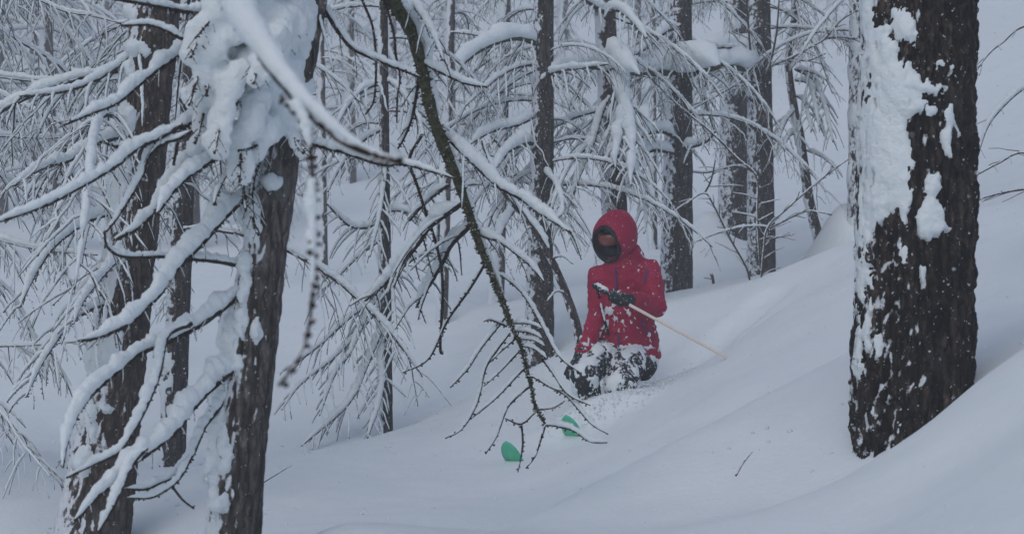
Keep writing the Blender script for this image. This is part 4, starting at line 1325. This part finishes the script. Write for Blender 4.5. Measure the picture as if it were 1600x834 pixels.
    # hood with a black lined opening
    th = np.linspace(0, 2 * math.pi, 30, endpoint=False)
    def ring(t, r, dz=0.0, sh=1.0):
        return hc + fdir * t + up * dz + np.outer(np.cos(th), rt) * r * .86 * sh + np.outer(np.sin(th), up) * r * 1.06
    def rings(rows):
        Vh = np.vstack([ring(*a) for a in rows])
        return Vh, grid_quads(len(rows), 30)
    rows = [(-.165, .004, .01), (-.162, .05, .01), (-.140, .10, .01), (-.10, .138, .008), (-.05, .158, .005), (.0, .163, .0), (.05, .158, -.004), (.09, .145, -.008), (.12, .129, -.012), (.133, .117, -.014), (.129, .108, -.014)]
    Vh, Qh = rings(rows)
    Vh = Vh + unit(Vh - hc) * (.010 * fbm(Vh * 13, 3, 14))[:, None]
    raw('hood', Vh, Qh, M_RED, body, jac)
    Vl, Ql = rings([(.119, .1290, -.012), (.136, .121, -.014), (.143, .114, -.015), (.139, .104, -.015), (.12, .100, -.012), (.06, .100, -.008), (0.0, .10, 0), (-.05, .085, 0), (-.06, .004, 0)])
    raw('hood_lining', Vl, Ql, M_DARK, body, jac)
    # face: dark mask over nose and chin, goggles with a reddish lens
    gm = Geo()
    ell(gm, hc + fdir * .048 - up * .070, (.080, .074, .062), Rm, 20, 12)
    ell(gm, hc + fdir * .104 - up * .03, (.020, .020, .022), Rm)
    Vm, Qm = remesh(gm, .007, 3)
    raw('face_mask', Vm, Qm, M_DARK, body)
    def band(r0, h0, h1, a0, a1, thick, m, name, parent, ns=18):
        aa = np.linspace(a0, a1, ns)
        rowsV = []
        for rr, hh in ((r0, h0), (r0 + thick, h0 + .004), (r0 + thick * 1.15, (h0 + h1) / 2), (r0 + thick, h1 - .004), (r0, h1)):
            rowsV.append(hc + np.outer(np.sin(aa), rt) * rr * .88 + np.outer(np.cos(aa), fdir) * (rr + .008) + up * hh)
        Vb = np.vstack(rowsV)
        return raw(name, Vb, grid_quads(5, ns, False), m, body, parent)
    gog = band(.104, -.030, .066, -1.25, 1.25, .018, M_DARK, 'goggles', None)
    band(.118, -.022, .056, -1.05, 1.05, .014, M_LENS, 'lens', gog)
    # gloves
    ptop = S(930, 447, -.42)
    ptip = P(1138, 560, D_TIP)
    ptip = ptip + unit(ptip - ptop) * .13
    pdir = unit(ptip - ptop)
    hp = ptop + pdir * .175
    e1 = unit(np.cross(pdir, [0, 0, 1.0])); e2 = np.cross(e1, pdir)
    g = Geo()
    back = unit(wrR - hp); back = unit(back - pdir * np.dot(back, pdir))
    bs = np.cross(pdir, back)
    ell(g, hp + back * .045, (.05, .034, .046), np.stack([pdir, bs, back], 1))
    chain(g, [wrR, hp + back * .06], [.045, .042])
    for i in range(4):
        o = hp + pdir * (i - 1.5) * .026
        rr = .034 - abs(i - 1.2) * .002
        aa = np.linspace(-.3, 3.9 - abs(i - 1.3) * .2, 6)
        chain(g, [o + (back * math.cos(a) + bs * -math.sin(a)) * rr * (1.15 if a < .5 else 1) for a in aa], [.0145, .0145, .014, .0135, .013, .012], 9)
    chain(g, [hp + back * .045 - pdir * .045, hp + bs * .034 - pdir * .05 + back * .012, hp + bs * .03 - pdir * .028 - back * .016], [.017, .0155, .014], 9)
    Vg, Qg = remesh(g, .0065, 2)
    raw('glove', Vg, Qg, M_GLOVE, body)
    g = Geo()
    hd = unit(np.array([-.35, -.45, -.55])); sd2 = unit(np.cross(hd, [0, -1, .3])); nn = np.cross(sd2, hd)
    o = wrL + hd * .05
    chain(g, [wrL + [0, 0, .02], o], [.046, .042])
    ell(g, o + hd * .03, (.046, .024, .052), np.stack([sd2, nn, hd], 1))
    for i, l in enumerate((.068, .080, .076, .058)):
        b0 = o + hd * .065 + sd2 * (i - 1.5) * .024
        chain(g, [b0, b0 + hd * l * .45 + nn * .006, b0 + hd * l * .75 - nn * .012, b0 + hd * l * .92 - nn * .032], [.0145, .0140, .0130, .0115], 9)
    chain(g, [o + hd * .01 - sd2 * .035, o + hd * .035 - sd2 * .062, o + hd * .07 - sd2 * .066 - nn * .012], [.0175, .0155, .013], 9)
    Vg, Qg = remesh(g, .0065, 2)
    raw('glove', Vg, Qg, M_GLOVE, body)
    # boots, buried in the snow
    for a in (ankL, ankR):
        g = Geo()
        hd2 = unit(np.array([-.5, -.86, 0]))
        chain(g, [a + [0, 0, .06], a + [0, 0, -.08], a + hd2 * .14 + [0, 0, -.10]], [.075, .07, .055])
        ell(g, a + hd2 * .06 + [0, 0, -.13], (.06, .16, .03), np.stack([np.cross(hd2, [0, 0, 1]), hd2, [0, 0, 1]], 1))
        Vg, Qg = remesh(g, .012, 3)
        raw('boot', Vg, Qg, M_DARK, body)
    # the pole across the body
    root = thing('ski_pole', ptip, 'pale wooden ski pole with black grip held across the red jacket', 'ski pole')
    Lp = np.linalg.norm(ptip - ptop)
    g = Geo(); x = np.linspace(.24, Lp, 20)[:, None]
    tube(g, ptop + pdir * x, np.interp(x[:, 0], [.24, Lp], [.0105, .0075]), 10); part('shaft', g, M_POLE, root)
    g = Geo(); x = np.linspace(0, .27, 14)[:, None]
    tube(g, ptop + pdir * x, .017 + .003 * np.cos(x[:, 0] * 150), 10)
    ell(g, ptop, (.024, .024, .02)); grip = part('grip', g, M_GLOVE, root)
    g = Geo(); snow_on(g, ptop + pdir * np.linspace(-.01, .11, 12)[:, None], .014, .018, .012, n=8); part('snow_crust', g, M_SNOW, root, grip)
    g = Geo()
    ctr = ptip - pdir * .07
    q = np.array([ctr + (e1 * math.cos(a) + e2 * math.sin(a)) * .045 for a in np.linspace(0, 2 * math.pi, 17)])
    tube(g, q, .006, 6)
    for a in (0, 1.57, 3.14, 4.71):
        tube(g, np.array([ctr, ctr + (e1 * math.cos(a) + e2 * math.sin(a)) * .022, ctr + (e1 * math.cos(a) + e2 * math.sin(a)) * .045, ctr + (e1 * math.cos(a) + e2 * math.sin(a)) * .046]), .004, 5)
    part('basket', g, M_GLOVE, root)
    g = Geo()
    st = [ptop + [0, -.005, 0]] + [surf(V, a, b, .012) for a, b in ((936, 462), (941, 485), (946, 505), (951, 522))]
    q = catmull(np.array(st), .012)
    tube(g, q, .009, 6); sp = part('strap', g, M_GLOVE, root)
    g = Geo(); snow_on(g, q, .009, .009, .004, n=7, lump=.5, cut=-.3); part('snow_crust', g, M_SNOW, root, sp)
skier()

def ski(label, tip, aim, lift=0.0):
    hd = unit(np.array([tip[0] - aim[0], tip[1] - aim[1], 0]))
    wd = np.array([-hd[1], hd[0], 0]) * -1
    zt = gz(tip[0], tip[1])
    za = gz(aim[0], aim[1])
    L = 1.85
    s = np.concatenate([np.linspace(0, .25, 16), np.linspace(.29, L, 26)])
    fl = np.hypot(tip[0] - aim[0], tip[1] - aim[1])
    pos, half = [], []
    for a in s:
        run = max(0, a)
        x = tip[0] - hd[0] * max(0, a * .62 if a < .14 else .0868 + (a - .14))
        y = tip[1] - hd[1] * max(0, a * .62 if a < .14 else .0868 + (a - .14))
        lev = zt + (za - zt) * min(1.6, a / fl)
        dep = np.interp(a, [0, .05, .10, .16, .22, .4, L], [.135, .085, .030, -.034, -.078, -.10, -.14])
        pos.append([x, y, lev + dep + lift * max(0, 1 - a / .4)])
        half.append(.066 * math.sin(min(1, a / .12) * math.pi / 2) ** .6 * (1 if a < .3 else .92) if a < L - .02 else .03)
    pos = np.array(pos); half = np.maximum(np.array(half), .004)
    t = tangents(pos)
    n = np.cross(t, wd)
    prof = [(-1, -.5), (-.96, .5), (-.5, .55), (0, .58), (.5, .55), (.96, .5), (1, -.5), (0, -.5)]
    V = np.concatenate([[p + wd * h * a + nn * .012 * b for a, b in prof] for p, h, nn in zip(pos, half, n)])
    k = len(prof)
    g = Geo()
    V = np.vstack([V, pos[0], pos[-1]])
    ci = np.arange(k)
    g.add(V, grid_quads(len(pos), k), np.vstack([np.stack([np.full(k, len(V) - 2), (ci + 1) % k, ci], 1), np.stack([np.full(k, len(V) - 1), (len(pos) - 1) * k + ci, (len(pos) - 1) * k + (ci + 1) % k], 1)]))
    o = link('ski', g.mesh('ski', tip), M_SKI, None, tip)
    tag(o, label, 'ski')
def on_snow(u, d):
    x = (u - 800) / FPX * d
    return np.array([x, d, gz(x, d)])
_a, _ = hit(790, 724, 8.0, 14.0)
_b, _ = hit(884, 695, 8.0, 14.0)
ski('green ski tip poking from the snow below the mossy limb, farther from the skier', _a, P(928, 672, 11.25))
ski('green ski tip poking from the snow nearer the skier, touching a twig end', _b, P(985, 672, 11.35), .045)

# ------------------------------------------------------------------ powder thrown up, and falling snow
def flecks(name, pos, size, label, n_axes=True):
    n = len(pos)
    oct_ = np.array([[1, 0, 0], [-1, 0, 0], [0, 1, 0], [0, -1, 0], [0, 0, 1], [0, 0, -1]], float)
    V = (pos[:, None] + oct_[None] * (size[:, None, None] * RNG.uniform(.5, 1.2, (n, 6, 1)))).reshape(-1, 3)
    tri = np.array([[0, 2, 4], [2, 1, 4], [1, 3, 4], [3, 0, 4], [2, 0, 5], [1, 2, 5], [3, 1, 5], [0, 3, 5]])
    g = Geo(); g.add(V, None, (np.arange(n)[:, None, None] * 6 + tri[None]).reshape(-1, 3))
    o = link(name, g.mesh(name), M_SNOW)
    tag(o, label, 'snow', kind='stuff')
n = 500
a = RNG.normal(size=(n, 2)) * np.array([.22, .10]) + np.array([SK[0] - .05, SK[1] - .48])
zz = ground_z(a[:, 0], a[:, 1]) + np.abs(RNG.normal(size=n)) * .03
flecks('powder_spray', np.column_stack([a, zz]), np.abs(RNG.normal(size=n)) * .004 + .003, 'powder snow churned up round the legs of the skier')
cl = []
for _u, _d, _sx, cnt_ in ((330, 6.6, .45, 60), (180, 9.0, .7, 70), (560, 12.6, .6, 60), (700, 11.6, .8, 40), (850, 13.6, .6, 30), (1100, 15, .9, 30), (1330, 7.6, .35, 14), (900, 8.6, 1.0, 14)):
    q_ = RNG.normal(size=(cnt_, 2)) * _sx * np.array([1, .8]) + np.array(_xy(_u, _d))
    cl.append(q_)
cl = np.vstack(cl)
flecks('fallen_snow_clumps', np.column_stack([cl, ground_z(cl[:, 0], cl[:, 1]) + .002]), np.abs(RNG.normal(size=len(cl))) * .007 + .004, 'little clumps of snow dropped from the boughs onto the slope')
n = 11000
dd = 2.2 + (20 - 2.2) * RNG.uniform(size=n) ** (1 / 2.2)
flecks('falling_snow', np.column_stack([RNG.uniform(-.36, .36, n) * dd, dd, RNG.uniform(-.19, .19, n) * dd + CAM[2]]), RNG.uniform(.0018, .0046, n), 'small snowflakes drifting down through the forest air')

# ------------------------------------------------------------------ the snowy mist
def haze():
    x0, x1, y0, y1, z0, z1 = -58, 58, -9.5, 90, ZMIN - 1.0, ZTOP
    V = np.array([[x, y, z] for x in (x0, x1) for y in (y0, y1) for z in (z0, z1)], float)
    Q = [[0, 1, 3, 2], [4, 6, 7, 5], [0, 4, 5, 1], [2, 3, 7, 6], [0, 2, 6, 4], [1, 5, 7, 3]]
    g = Geo(); g.add(V, Q)
    m = bpy.data.materials.new('mist'); m.use_nodes = True
    t = m.node_tree; t.nodes.clear()
    out = t.nodes.new('ShaderNodeOutputMaterial')
    pv = t.nodes.new('ShaderNodeVolumePrincipled')
    pv.inputs['Color'].default_value = (.965, .98, 1.0, 1)
    pv.inputs["Density"].default_value = 0.0062
    pv.inputs['Anisotropy'].default_value = 0.1
    t.links.new(pv.outputs[0], out.inputs['Volume'])
    o = link('haze', g.mesh('haze', smooth_shade=False), m)
    tag(o, 'pale mist of fine snow hanging in the forest air', 'mist', kind='stuff')
haze()
